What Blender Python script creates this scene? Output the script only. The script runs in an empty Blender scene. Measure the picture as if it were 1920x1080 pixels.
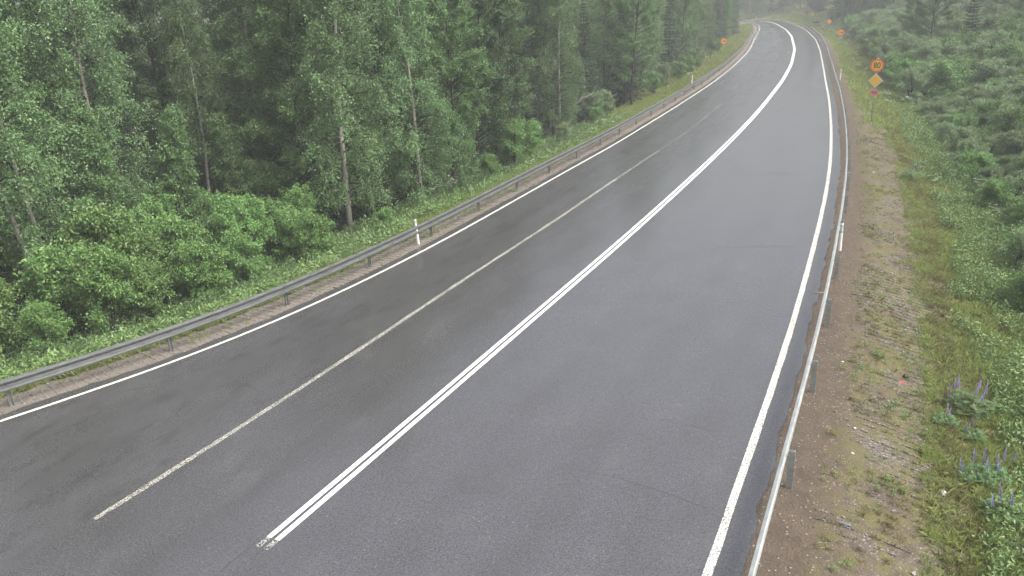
import numpy as np, math
# ---- surveyed plan of the road (metres; the camera mast stands at the origin) ----
ZR_C = 2.0e-5
def zroad(x, y):
    t = np.maximum(np.hypot(x, y) - 60.0, 0.0)
    return -ZR_C * t * t
L_PTS = [(-18.2,11.4),(-15.1,13.95),(-12.14,16.4),(-10.85,17.5),(-9.9,18.38),(-9.15,19.18),(-8.38,20.06),(-7.22,21.48),(-5.98,23.44),(-5.14,24.76),(-3.05,28.35),(-1.29,31.86),(0.98,36.42),(3.2,40.94),(6.58,47.56),(9.13,53.04),(13.53,62.45),(19.97,76.74),(26.61,92.72),(33.49,110.66),(37.31,121.34),(45.3,145.1)]
D_PTS = [(-4.44,11.55),(-3.87,12.6),(-2.1,15.97),(-0.07,19.9),(2.76,25.32),(4.01,27.7),(8.96,37.6),(12.45,44.75),(17.0,54.4),(20.24,61.63),(26.57,76.13),(33.02,92.0),(40.97,113.3),(50.9,142.7),(58.3,167.0),(65.8,195.5),(67.4,203.0)]
R_PTS = [(2.85,10.05),(3.94,12.26),(5.0,14.35),(6.4,17.15),(7.8,20.05),(9.5,23.7),(10.75,26.4),(12.4,30.0),(15.32,36.6),(17.29,41.34),(19.34,46.4),(21.81,52.64),(25.78,63.0),(30.21,75.0),(33.5,83.8),(43.0,109.4),(51.0,132.0),(60.0,160.5)]
W_PTS = [(-8.0,12.4),(-6.86,14.41),(-5.72,16.61),(-4.88,18.11),(-3.19,21.53),(-0.52,26.74),(1.85,31.21),(4.87,37.3),(8.44,44.3),(11.7,50.7),(14.6,57.0),(17.2,62.8)]
def resample(pts, step):
    p = np.asarray(pts, float); seg = np.hypot(*np.diff(p, axis=0).T); s = np.concatenate([[0], np.cumsum(seg)])
    n = max(2, int(round(s[-1] / step)) + 1); t = np.linspace(0, s[-1], n)
    return np.stack([np.interp(t, s, p[:, 0]), np.interp(t, s, p[:, 1])], 1)
def smooth(p, w):
    k = np.ones(2 * w + 1) / (2 * w + 1)
    q = np.concatenate([2*p[0]-p[1:w+1][::-1], p, 2*p[-1]-p[-w-1:-1][::-1]])
    return np.stack([np.convolve(q[:, i], k, 'valid') for i in (0, 1)], 1)
def normals(p):
    t = np.gradient(p, axis=0); t /= np.hypot(t[:, 0], t[:, 1])[:, None] + 1e-12
    return np.stack([t[:, 1], -t[:, 0]], 1)          # points to the right of travel
def offset(p, o): return p + normals(p) * np.asarray(o).reshape(-1, 1) if np.ndim(o) else p + normals(p) * o
ARC = (58.0, 88.0, 120.0)   # radius, degrees turned, straight afterwards
def with_arc(pts):
    p = resample(pts, 1.0); p = smooth(p, 4); a = p[-1]; d = p[-1] - p[-4]; h = math.atan2(d[0], d[1]); out = [p]
    r, deg, st = ARC; ext = []
    x, y = a
    n = int(r * math.radians(deg)); 
    for i in range(n + int(st)):
        if i < n: 
            h -= (1 / r) * min(1.0, .45 + i / 25)
        x += math.sin(h); y += math.cos(h); ext.append((x, y))
    return smooth(np.concatenate([p, np.array(ext)]), 3)
DL = with_arc(D_PTS)
def merge(pts, off, off2=None):
    p = resample(pts, 1.0); yy = DL[:, 1]; k = np.arange(len(DL))
    o = offset(DL, off + ((off2 if off2 is not None else off) - off) * np.clip((np.maximum.accumulate(yy) - 145) / 45, 0, 1))
    # nearest point of offset line ahead of the end
    i = int(np.argmin(np.hypot(*(o - p[-1]).T))) + 12
    return smooth(resample(np.concatenate([p, o[i:]]), 1.0), 4)
LL = merge(L_PTS, -6.1, -4.1); RL = merge(R_PTS, 3.5); WL = smooth(resample(W_PTS, .5), 6)
def cut(p, x0):   # inner-offset lines may loop; drop nothing
    return p
def back(p, n, hd):
    d = np.array([math.sin(hd), math.cos(hd)]); e = p[0] - d * np.arange(n, 0, -1)[:, None]
    return np.concatenate([e, p])
LX = offset(back(LL, 60, math.radians(50)), -0.38)      # left asphalt edge
RX = offset(back(RL, 60, math.radians(26)), 0.46)       # right asphalt edge
def sdist(P, line, chunk=4000):
    """signed distance to a polyline: > 0 on its right-hand side"""
    A = line[:-1]; B = line[1:] - A; bb = (B ** 2).sum(1); out = np.empty(len(P))
    for c in range(0, len(P), chunk):
        Q = P[c:c+chunk]; d = Q[:, None, :] - A[None]
        t = np.clip((d * B).sum(2) / bb, 0, 1); v = d - t[..., None] * B
        dd = (v ** 2).sum(2); i = dd.argmin(1); k = np.arange(len(Q))
        cr = B[i, 0] * d[k, i, 1] - B[i, 1] * d[k, i, 0]
        out[c:c+chunk] = np.sqrt(dd[k, i]) * np.where(cr > 0, -1, 1)
    return out
LXc, RXc = LX[::2], RX[::2]
def edges(P):
    P = np.asarray(P, float).reshape(-1, 2)
    return -sdist(P, LXc), sdist(P, RXc)               # metres outside the left / right asphalt edge
def vnoise(x, y, seed=0):
    """smooth value noise in -1..1"""
    def h(i, j):
        n = np.sin(i * 127.1 + j * 311.7 + seed * 74.7) * 43758.5453
        return (n - np.floor(n)) * 2 - 1
    i, j = np.floor(x), np.floor(y); f, g = x - i, y - j; f = f*f*(3-2*f); g = g*g*(3-2*g)
    return (h(i,j)*(1-f)+h(i+1,j)*f)*(1-g)+(h(i,j+1)*(1-f)+h(i+1,j+1)*f)*g
def ground(P, fine=True):
    P = np.asarray(P, float).reshape(-1, 2); x, y = P[:, 0], P[:, 1]
    dl, dr = edges(P); z0 = zroad(x, y); far = np.clip((y - 55) / 60, 0, 1)
    zl = np.interp(dl, [-1, 0, 1.3, 5, 9, 40, 120], [-.12, -.05, -.12, -1.25, -1.8, -2.2, -1.0])
    zl = zl * (1 - .6 * far) 
    zn = np.interp(dr, [-1, 0, .6, 1.4, 5.6, 7.2, 12, 30, 60], [-.12, -.05, -.07, -.12, -1.15, -1.3, -.6, 2.6, 5])
    zf = np.interp(dr, [-1, 0, .6, 1.4, 3.2, 5, 9, 30, 60], [-.12, -.05, -.07, -.12, -.55, -.5, .5, 5, 8])
    zr_ = zn * (1 - far) + zf * far
    z = np.where(dl > 0, zl, np.where(dr > 0, zr_, -.12))
    o = np.maximum(dl, dr)
    if fine:
        a = np.clip(o / 2.0, 0, 1); b = np.clip((o - 4) / 6, 0, 1)
        z = z + a * (.025 * vnoise(x*1.1, y*1.1, 1) + .02 * vnoise(x*2.6, y*2.6, 2)) + b * .22 * vnoise(x*.23, y*.23, 3)
    return z0 + z
CAM_H, CAM_P, CAM_R, CAM_F = 8.761, .3549, -.0519, 1474.42
EXPOSURE = 0.97
HAZE = 0.0015
CRACKS = [([(0.82, 13.34), (1.37, 13.05), (2.03, 12.68), (2.92, 12.1), (3.32, 11.74)], .010), ([(2.52, 15.05), (3.3, 14.85), (4.0, 14.45), (4.74, 14.27)], .012), ([(-7.66, 18.43), (-6.84, 17.68), (-6.0, 17.14), (-5.12, 16.33)], .022), ([(-9.87, 12.57), (-9.26, 13.33), (-8.62, 14.21), (-7.72, 15.63)], .016), ([(-4.67, 11.53), (-4.88, 11.23), (-5.05, 10.78), (-5.6, 9.7)], .014), ([(3.1, 39.97), (3.9, 40.29), (4.76, 40.48)], .06), ([(-8.55, 18.53), (-9.0, 17.92), (-9.96, 17.66)], .02), ([(11.59, 38.14), (13.06, 37.78), (14.8, 36.87)], .05), ([(7.29, 26.66), (8.97, 26.56), (10.22, 26.34)], .025), ([(-3.12, 14.61), (-2.64, 14.4), (-2.06, 14.26)], .014)]
import bpy, bmesh
from mathutils import Matrix, Vector
S = bpy.context.scene
COL = S.collection
rad = math.radians

# ------------------------------------------------------------------ helpers
def tag(o, label=None, cat=None, group=None, kind=None):
    if label: o['label'] = label
    if cat: o['category'] = cat
    if group: o['group'] = group
    if kind: o['kind'] = kind
    return o
def empty(name, loc, rz=0.0, sc=1.0, label=None, cat=None, group=None):
    o = bpy.data.objects.new(name, None); COL.objects.link(o)
    o.empty_display_size = .2
    o.location = loc; o.rotation_euler = (0, 0, rz); o.scale = (sc, sc, sc)
    return tag(o, label, cat, group)
def link(name, me, parent=None):
    o = bpy.data.objects.new(name, me); COL.objects.link(o)
    if parent is not None: o.parent = parent
    return o
def mesh_np(name, V, F, mats, fmat=None, tint=None, smooth=False, uv=None):
    """V (n,3), F (m,k) with one k for all faces"""
    V = np.asarray(V, np.float32).reshape(-1, 3); F = np.asarray(F, np.int32); k = F.shape[1]; m = len(F)
    me = bpy.data.meshes.new(name)
    me.vertices.add(len(V)); me.vertices.foreach_set('co', V.ravel())
    me.loops.add(m * k); me.loops.foreach_set('vertex_index', F.ravel())
    me.polygons.add(m); me.polygons.foreach_set('loop_start', np.arange(0, m * k, k, dtype=np.int32))
    me.polygons.foreach_set('loop_total', np.full(m, k, np.int32))
    for x in mats: me.materials.append(x)
    if fmat is not None: me.polygons.foreach_set('material_index', np.asarray(fmat, np.int32))
    me.polygons.foreach_set('use_smooth', np.full(m, smooth, bool))
    if tint is not None:
        a = me.attributes.new('tint', 'FLOAT', 'FACE'); a.data.foreach_set('value', np.asarray(tint, np.float32))
    if uv is not None:
        l = me.uv_layers.new(name='UVMap'); l.data.foreach_set('uv', np.asarray(uv, np.float32)[F.ravel()].ravel())
    me.update(calc_edges=True); me.validate()
    return me
class MB:
    """collects polygons for one mesh"""
    def __init__(s): s.v = []; s.f = []; s.m = []
    def add(s, V, F, mi=0):
        b = len(s.v); s.v += [tuple(map(float, q)) for q in V]
        for f in F: s.f.append(tuple(b + i for i in f)); s.m.append(mi)
    def box(s, c, d, mi=0, M=None):
        V = [Vector((c[0]+x*d[0]/2, c[1]+y*d[1]/2, c[2]+z*d[2]/2)) for x in (-1, 1) for y in (-1, 1) for z in (-1, 1)]
        if M: V = [M @ v for v in V]
        s.add(V, [(0,1,3,2),(4,6,7,5),(0,4,5,1),(2,3,7,6),(0,2,6,4),(1,5,7,3)], mi)
    def tube(s, P, R, n=8, mi=0, cap=True):
        P = [np.asarray(q, float) for q in P]; rings = []
        for i, q in enumerate(P):
            t = P[min(i+1, len(P)-1)] - P[max(i-1, 0)]; t = t / (np.linalg.norm(t) + 1e-9)
            u = np.cross(t, (0, 1, 0) if abs(t[1]) < .9 else (1, 0, 0)); u /= np.linalg.norm(u); w = np.cross(t, u)
            a = np.arange(n) * 2 * math.pi / n
            rings.append(q + R[i] * (np.cos(a)[:, None] * u + np.sin(a)[:, None] * w))
        V = np.concatenate(rings); F = []
        for i in range(len(P) - 1):
            for j in range(n):
                k = (j + 1) % n; F.append((i*n+j, i*n+k, (i+1)*n+k, (i+1)*n+j))
        if cap: F += [tuple(range(n))[::-1], tuple((len(P)-1)*n + j for j in range(n))]
        s.add(V, F, mi)
    def prism(s, poly, y0, y1, mi=0, M=None):
        """poly of (x,z) extruded along y"""
        n = len(poly); V = [Vector((x, y0, z)) for x, z in poly] + [Vector((x, y1, z)) for x, z in poly]
        if M: V = [M @ v for v in V]
        s.add(V, [tuple(range(n)), tuple(range(2*n-1, n-1, -1))] + [(i, n+i, n+(i+1) % n, (i+1) % n) for i in range(n)], mi)
    def mesh(s, name, mats, smooth=False):
        me = bpy.data.meshes.new(name); me.from_pydata(s.v, [], s.f)
        for x in mats: me.materials.append(x)
        me.polygons.foreach_set('material_index', s.m)
        me.polygons.foreach_set('use_smooth', [smooth] * len(s.f)); me.update()
        bm = bmesh.new(); bm.from_mesh(me); bmesh.ops.recalc_face_normals(bm, faces=bm.faces); bm.to_mesh(me); bm.free()
        return me

# ------------------------------------------------------------------ materials
class NT:
    def __init__(s, name):
        s.m = bpy.data.materials.new(name); s.m.use_nodes = True; s.t = s.m.node_tree; s.t.nodes.clear()
        s.out = s.n('ShaderNodeOutputMaterial')
    def n(s, typ, **kw):
        o = s.t.nodes.new(typ)
        for k, v in kw.items(): setattr(o, k, v)
        return o
    def put(s, sock, val):
        if isinstance(val, bpy.types.NodeSocket): s.t.links.new(val, sock)
        elif hasattr(sock.default_value, '__len__') and len(sock.default_value) == 4 and len(val) == 3: sock.default_value = (*val, 1)
        else: sock.default_value = val
    def coord(s): return s.n('ShaderNodeNewGeometry').outputs['Position']
    def obj(s): return s.n('ShaderNodeTexCoord').outputs['Object']
    def uv(s): return s.n('ShaderNodeTexCoord').outputs['UV']
    def scale(s, v, sc):
        o = s.n('ShaderNodeVectorMath', operation='MULTIPLY'); s.put(o.inputs[0], v); o.inputs[1].default_value = sc; return o.outputs[0]
    def noise(s, v, sc, det=3, rough=.55, col=False):
        o = s.n('ShaderNodeTexNoise'); s.put(o.inputs['Vector'], v); o.inputs['Scale'].default_value = sc
        o.inputs['Detail'].default_value = det; o.inputs['Roughness'].default_value = rough
        return o.outputs['Color' if col else 'Fac']
    def voro(s, v, sc, feat='F1', out='Distance'):
        o = s.n('ShaderNodeTexVoronoi', feature=feat); s.put(o.inputs['Vector'], v); o.inputs['Scale'].default_value = sc; return o.outputs[out]
    def math(s, op, a, b=0.0, c=None, clamp=False):
        o = s.n('ShaderNodeMath', operation=op, use_clamp=clamp); s.put(o.inputs[0], a); s.put(o.inputs[1], b)
        if c is not None: s.put(o.inputs[2], c)
        return o.outputs[0]
    def rng(s, v, a, b, c=0.0, d=1.0):
        o = s.n('ShaderNodeMapRange'); s.put(o.inputs['Value'], v)
        for k, q in zip(('From Min', 'From Max', 'To Min', 'To Max'), (a, b, c, d)): s.put(o.inputs[k], q)
        return o.outputs['Result']
    def mix(s, f, a, b, blend='MIX'):
        o = s.n('ShaderNodeMix', data_type='RGBA', blend_type=blend); s.put(o.inputs[0], f); s.put(o.inputs[6], a); s.put(o.inputs[7], b); return o.outputs[2]
    def attr(s, name): return s.n('ShaderNodeAttribute', attribute_name=name).outputs['Fac']
    def rand(s): return s.n('ShaderNodeObjectInfo').outputs['Random']
    def bsdf(s, col, rough=.6, spec=.3, metal=0.0, normal=None):
        o = s.n('ShaderNodeBsdfPrincipled'); s.put(o.inputs['Base Color'], col); s.put(o.inputs['Roughness'], rough)
        s.put(o.inputs['Metallic'], metal); s.put(o.inputs['Specular IOR Level'], spec)
        if normal is not None: s.put(o.inputs['Normal'], normal)
        return o.outputs[0]
    def bump(s, h, strength, dist=.01):
        o = s.n('ShaderNodeBump'); s.put(o.inputs['Height'], h); o.inputs['Strength'].default_value = strength; o.inputs['Distance'].default_value = dist; return o.outputs[0]
    def done(s, sh): s.put(s.out.inputs['Surface'], sh); return s.m

def m_plain(name, col, rough=.5, spec=.4, metal=0.0, var=.25, sc=9):
    t = NT(name); n = t.noise(t.obj(), sc, 4)
    c = t.mix(n, tuple(x * (1 - var) for x in col), tuple(x * (1 + var) for x in col))
    return t.done(t.bsdf(c, rough, spec, metal))
def m_leaf(name, dark, light, trans=.15, rough=.42, hue=.5):
    t = NT(name)
    f = t.math('ADD', t.math('MULTIPLY', t.attr('tint'), .75), t.math('MULTIPLY', t.rand(), .25))
    c = t.mix(f, dark, light)
    hs = t.n('ShaderNodeHueSaturation'); t.put(hs.inputs['Hue'], t.rng(t.rand(), 0, 1, .485, .51)); t.put(hs.inputs['Value'], t.rng(t.rand(), 0, 1, .86, 1.1)); t.put(hs.inputs['Color'], c)
    c = hs.outputs[0]
    a = t.bsdf(c, rough, .5)
    b = t.n('ShaderNodeBsdfTranslucent'); t.put(b.inputs[0], t.mix(.5, c, tuple(min(1, q * 1.5) for q in light)))
    mx = t.n('ShaderNodeMixShader'); mx.inputs[0].default_value = trans
    t.put(mx.inputs[1], a); t.put(mx.inputs[2], b.outputs[0])
    return t.done(mx.outputs[0])

def m_asphalt():
    t = NT('asphalt'); uv = t.uv(); pos = t.coord()
    fine = t.noise(pos, 27, 4, .8); mid = t.noise(pos, 9, 5, .7); big = t.noise(t.scale(uv, (.55, .10, 1)), 1.0, 4, .6)
    sep = t.n('ShaderNodeSeparateXYZ'); t.put(sep.inputs[0], uv); u = sep.outputs[0]
    c = t.mix(t.rng(fine, .32, .68), (.017, .0175, .020), (.128, .129, .141))
    c = t.mix(t.rng(mid, .35, .68, 0, .55), c, (.045, .044, .046))
    # darker, browner tone over the two left lanes
    left = t.math('MULTIPLY', t.rng(u, -.3, -1.6), t.rng(big, .36, .62, .4, 1))
    c = t.mix(t.math('MULTIPLY', left, .55), c, t.mix(t.rng(fine, .35, .65), (.014, .013, .0125), (.082, .077, .074)))
    # pale aggregate showing through
    v = t.voro(pos, 20, 'F1', 'Color'); sv = t.n('ShaderNodeSeparateColor'); t.put(sv.inputs[0], v)
    dot = t.math('MULTIPLY', t.rng(sv.outputs[0], .93, .96), t.rng(t.voro(pos, 20), .20, .34, 1, 0))
    c = t.mix(t.math('MULTIPLY', dot, t.rng(t.noise(pos, .8, 3), .4, .65, .05, .5)), c, (.30, .295, .29))
    # ragged dark patches torn into the leftmost lane and a few between the wheel tracks
    pt = t.noise(t.scale(uv, (1.7, .6, 1)), 1.0, 9, .82)
    pm = t.math('MULTIPLY', t.rng(u, -2.6, -4.4, .25, 1), t.rng(pt, .51, .59)); pm = t.math('MULTIPLY', pm, t.rng(u, -.6, -1.4))
    pm = t.math('MULTIPLY', pm, t.rng(fine, .3, .6, .3, 1))
    c = t.mix(t.math('MULTIPLY', pm, t.rng(t.noise(pos, 22, 3, .8), .42, .58, .15, .75)), c, (.016, .014, .013))
    bl = t.noise(t.scale(uv, (.8, .5, 1)), 1.0, 6, .72); c = t.mix(t.rng(bl, .50, .70, 0, .30), c, (.038, .037, .038)); c = t.mix(t.rng(bl, .45, .3, 0, .25), c, (.12, .118, .122))
    # soft wheel tracks
    wt = t.math('SINE', t.math('MULTIPLY', u, 3.4)); wt = t.math('MULTIPLY', t.rng(wt, -.2, 1, 0, 1), t.rng(big, .3, .7, .2, 1))
    c = t.mix(t.math('MULTIPLY', wt, .16), c, (.03, .03, .032))
    r = t.math('ADD', t.rng(big, .3, .7, .20, .27), t.rng(fine, .2, .8, -.04, .08))
    r = t.math('ADD', r, t.rng(u, .6, -3.0, -.055, .035)); r = t.math('SUBTRACT', r, t.math('MULTIPLY', wt, .03))
    h = t.math('ADD', fine, t.math('MULTIPLY', mid, 1.0))
    return t.done(t.bsdf(c, r, .8, 0, t.bump(h, .14, .006)))

def m_paint(name, col, wear, spots=(.30, .29, .26)):
    t = NT(name); pos = t.coord(); n = t.noise(pos, 34, 4, .75); n2 = t.noise(pos, 1.6, 3)
    c = t.mix(t.rng(n2, .3, .7), tuple(x * .88 for x in col), col)
    lim = t.math('ADD', wear - .06, t.math('MULTIPLY', n2, .12))
    f = t.math('GREATER_THAN', lim, n)
    c = t.mix(t.rng(n, t.math('ADD', lim, 0.0), t.math('ADD', lim, .12), .55, 0), c, spots)
    p = t.bsdf(c, .5, .4); tr = t.n('ShaderNodeBsdfTransparent'); mx = t.n('ShaderNodeMixShader')
    t.put(mx.inputs[0], f); t.put(mx.inputs[1], p); t.put(mx.inputs[2], tr.outputs[0])
    return t.done(mx.outputs[0])

def m_ground():
    t = NT('ground'); pos = t.coord(); dl = t.attr('dl'); dr = t.attr('dr')
    n1 = t.noise(pos, .9, 4, .6); n2 = t.noise(pos, 5, 4, .65); n3 = t.noise(pos, 30, 3, .7)
    vc = t.voro(pos, 17, 'F1', 'Color'); sv = t.n('ShaderNodeSeparateColor'); t.put(sv.inputs[0], vc)
    vd = t.voro(pos, 17)
    dirt = t.mix(n2, (.088, .068, .051), (.160, .128, .098)); dirt = t.mix(t.rng(n3, .35, .7), dirt, (.058, .046, .037)); dirt = t.mix(t.rng(t.noise(pos, 2.3, 6, .75), .45, .62, 0, .6), dirt, (.062, .050, .040)); dirt = t.mix(t.math('MULTIPLY', t.rng(sv.outputs[1], .80, .86), t.rng(vd, .22, .36, .7, 0)), dirt, (.34, .31, .28))
    stone = t.mix(sv.outputs[0], (.08, .070, .060), (.33, .30, .262)); stone = t.mix(t.rng(vd, .25, .5, 0, .75), stone, (.06, .05, .042))
    gravL = t.math('MULTIPLY', t.rng(n2, .30, .55), t.rng(dl, .0, .3))
    band = t.math('MULTIPLY', t.rng(dr, 1.0, 1.8), t.rng(dr, 4.2, 3.2))
    gravR = t.math('MULTIPLY', band, t.rng(n1, .42, .56)); gravR = t.math('MULTIPLY', gravR, .8)
    onL = t.math('GREATER_THAN', dl, -.6)
    c = t.mix(t.math('MAXIMUM', t.math('MULTIPLY', gravL, onL), gravR), dirt, stone); c = t.mix(t.math('MULTIPLY', t.rng(dl, -.2, .2), .42), c, t.mix(n3, (.13, .115, .098), (.33, .295, .25)))
    moss = t.mix(n2, (.075, .074, .028), (.150, .132, .060))
    mR = t.math('MULTIPLY', t.rng(t.noise(pos, 1.7, 5, .7), .42, .58), t.math('MULTIPLY', t.rng(dr, .7, 1.6), .85))
    c = t.mix(mR, c, moss)
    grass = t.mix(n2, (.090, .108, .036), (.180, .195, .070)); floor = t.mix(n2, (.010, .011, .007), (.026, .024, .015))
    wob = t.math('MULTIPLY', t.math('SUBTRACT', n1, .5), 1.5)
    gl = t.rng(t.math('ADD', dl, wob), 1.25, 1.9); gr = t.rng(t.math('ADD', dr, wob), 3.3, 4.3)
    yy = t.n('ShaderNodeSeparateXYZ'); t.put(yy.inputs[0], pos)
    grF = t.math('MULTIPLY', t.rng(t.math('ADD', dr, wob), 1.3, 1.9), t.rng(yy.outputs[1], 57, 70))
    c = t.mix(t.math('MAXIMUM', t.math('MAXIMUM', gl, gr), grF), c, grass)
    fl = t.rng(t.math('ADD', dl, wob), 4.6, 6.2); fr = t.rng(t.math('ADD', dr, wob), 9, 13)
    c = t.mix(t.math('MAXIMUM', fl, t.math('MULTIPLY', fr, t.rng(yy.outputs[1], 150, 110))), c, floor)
    h = t.math('ADD', t.math('MULTIPLY', n3, .6), t.rng(vd, 0, .5, 1, 0))
    return t.done(t.bsdf(c, .9, .15, 0, t.bump(h, .55, .03)))

def m_birch():
    t = NT('birch_bark'); o = t.obj(); n = t.noise(t.scale(o, (6, 6, 22)), 1.0, 4, .7); k = t.noise(o, 2.2, 4)
    c = t.mix(t.rng(k, .3, .7), (.21, .195, .165), (.36, .345, .30)); c = t.mix(t.rng(n, .55, .66), c, (.035, .03, .026))
    z = t.n('ShaderNodeSeparateXYZ'); t.put(z.inputs[0], o)
    c = t.mix(t.math('MULTIPLY', t.rng(z.outputs[2], 1.4, .1), t.rng(k, .3, .6)), c, (.07, .06, .05))
    return t.done(t.bsdf(c, .75, .2))
def m_bark(name, a, b):
    t = NT(name); o = t.obj(); n = t.noise(t.scale(o, (14, 14, 3)), 1.0, 5, .7)
    return t.done(t.bsdf(t.mix(t.rng(n, .3, .7), a, b), .85, .15, 0, t.bump(n, .5, .02)))
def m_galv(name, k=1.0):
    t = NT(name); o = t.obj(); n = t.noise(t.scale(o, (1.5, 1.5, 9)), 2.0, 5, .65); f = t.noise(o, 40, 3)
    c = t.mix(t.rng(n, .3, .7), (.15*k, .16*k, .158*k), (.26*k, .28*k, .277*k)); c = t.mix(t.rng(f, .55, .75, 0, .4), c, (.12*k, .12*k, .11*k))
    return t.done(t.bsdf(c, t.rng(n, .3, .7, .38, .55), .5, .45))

M = dict(
    asphalt=m_asphalt(), ground=m_ground(),
    white=m_paint('paint_white', (.84, .84, .83), .365), edge=m_paint('paint_edge', (.78, .77, .70), .455), left=m_paint('paint_left', (.74, .73, .66), .41),
    worn=m_paint('paint_worn', (.62, .61, .52), .51, (.24, .23, .20)), worn2=m_paint('paint_worn_more', (.50, .49, .43), .53, (.22, .22, .20)), ghost=m_paint('paint_ghost', (.46, .46, .41), .55, (.2, .2, .19)),
    crack=m_plain('crack_filler', (.034, .033, .033), .6, .4, 0, .5, 3),
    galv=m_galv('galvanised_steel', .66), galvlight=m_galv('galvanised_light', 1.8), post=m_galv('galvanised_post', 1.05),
    plastic=m_plain('white_plastic', (.74, .75, .72), .45, .4, 0, .08), black=m_plain('black_plastic', (.02, .02, .02), .5),
    refl=m_plain('reflector_grey', (.45, .46, .45), .25, .6), redrefl=m_plain('reflector_red', (.5, .06, .03), .3, .6),
    syel=m_plain('sign_yellow', (.84, .50, .05), .4, .5, 0, .05, 2), sdia=m_plain('sign_amber', (.84, .48, .045), .4, .5, 0, .05, 2), sred=m_plain('sign_red', (.82, .17, .06), .4, .5, 0, .05, 2), sroute=m_plain('sign_route_red', (.58, .09, .10), .4, .5, 0, .05, 2),
    swhite=m_plain('sign_white', (.62, .62, .55), .4, .5, 0, .05, 2), sblack=m_plain('sign_black', (.015, .015, .015), .5), sback=m_plain('sign_back', (.30, .31, .31), .5), sblue=m_plain('sign_blue', (.02, .03, .08), .5),
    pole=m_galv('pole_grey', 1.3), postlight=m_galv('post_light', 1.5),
    birch=m_birch(), bark=m_bark('grey_bark', (.03, .026, .021), (.095, .085, .07)), pinebark=m_bark('pine_bark', (.045, .036, .032), (.15, .115, .095)), dead=m_bark('dead_wood', (.12, .11, .09), (.26, .24, .2)),
    lbirch=m_leaf('birch_leaf', (0.037, 0.095, 0.032), (0.201, 0.323, 0.128)), lalder=m_leaf('alder_leaf', (0.037, 0.095, 0.029), (0.171, 0.299, 0.100)), ldark=m_leaf('dark_leaf', (0.018, 0.051, 0.019), (0.083, 0.160, 0.055)),
    lbush=m_leaf('bush_leaf', (0.053, 0.130, 0.031), (0.212, 0.366, 0.106)), lwillow=m_leaf('willow_leaf', (0.075, 0.135, 0.055), (0.256, 0.356, 0.163)), lspruce=m_leaf('spruce_needle', (0.014, 0.037, 0.018), (0.051, 0.090, 0.042), .08, .6),
    lpine=m_leaf('pine_needle', (.02, .042, .022), (.05, .085, .045), .08, .6),
    grass=m_leaf('grass_blade', (0.124, 0.169, 0.047), (0.325, 0.377, 0.130), .3), dry=m_leaf('dry_grass', (.115, .110, .045), (.250, .225, .110), .25), herb=m_leaf('herb_leaf', (0.068, 0.134, 0.037), (0.202, 0.293, 0.099)), lupleaf=m_leaf('lupine_leaf', (.045, .105, .034), (.125, .220, .080)),
    lupin=m_leaf('lupine_petal', (.13, .10, .27), (.31, .27, .48), .3), lupinpink=m_leaf('lupine_pink_petal', (.28, .19, .35), (.44, .34, .52), .3), umbel=m_leaf('umbel_petal', (.45, .47, .38), (.70, .72, .60), .3),
    stone=m_leaf('stone', (.085, .078, .072), (.36, .34, .31), 0.0, .8), litter=m_plain('red_litter', (.45, .06, .04), .5), soot=m_plain('dark_litter', (.03, .03, .035), .6), slate=m_plain('grey_litter', (.12, .13, .15), .6), straw=m_plain('pale_stick', (.42, .34, .24), .7), pale=m_plain('pale_stone', (.58, .57, .54), .7, .3, 0, .12),
)

# ------------------------------------------------------------------ light, sky, air
W = bpy.data.worlds.new('World'); S.world = W; W.use_nodes = True
nt = W.node_tree; bg = nt.nodes['Background']
sky = nt.nodes.new('ShaderNodeTexSky'); sky.sky_type = 'NISHITA'; sky.sun_disc = False
SUN_EL, SUN_AZ = rad(54), rad(115)     # azimuth clockwise from +Y
sky.sun_elevation = SUN_EL; sky.sun_rotation = SUN_AZ; sky.air_density = 1.2; sky.dust_density = 9.0
hs = nt.nodes.new('ShaderNodeHueSaturation'); hs.inputs['Saturation'].default_value = .42
nt.links.new(sky.outputs[0], hs.inputs['Color']); nt.links.new(hs.outputs[0], bg.inputs['Color']); bg.inputs['Strength'].default_value = .15
sl = bpy.data.lights.new('sun', 'SUN'); sl.energy = 1.2; sl.angle = rad(25); sl.color = (1, .97, .92)
so = bpy.data.objects.new('sun', sl); COL.objects.link(so)
sd = Vector((math.sin(SUN_AZ) * math.cos(SUN_EL), math.cos(SUN_AZ) * math.cos(SUN_EL), math.sin(SUN_EL)))
so.rotation_euler = sd.to_track_quat('Z', 'Y').to_euler(); so.location = (0, -20, 60)
S.view_settings.view_transform = 'Standard'; S.view_settings.look = 'None'; S.view_settings.exposure = EXPOSURE; S.view_settings.gamma = 1

hm = bpy.data.materials.new('haze_air'); hm.use_nodes = True; hn = hm.node_tree; hn.nodes.clear()
ho = hn.nodes.new('ShaderNodeOutputMaterial'); hv = hn.nodes.new('ShaderNodeVolumePrincipled')
hv.inputs['Color'].default_value = (.74, .775, .79, 1); hv.inputs['Density'].default_value = HAZE; hv.inputs['Anisotropy'].default_value = 0.0
hn.links.new(hv.outputs[0], ho.inputs['Volume'])

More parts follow.
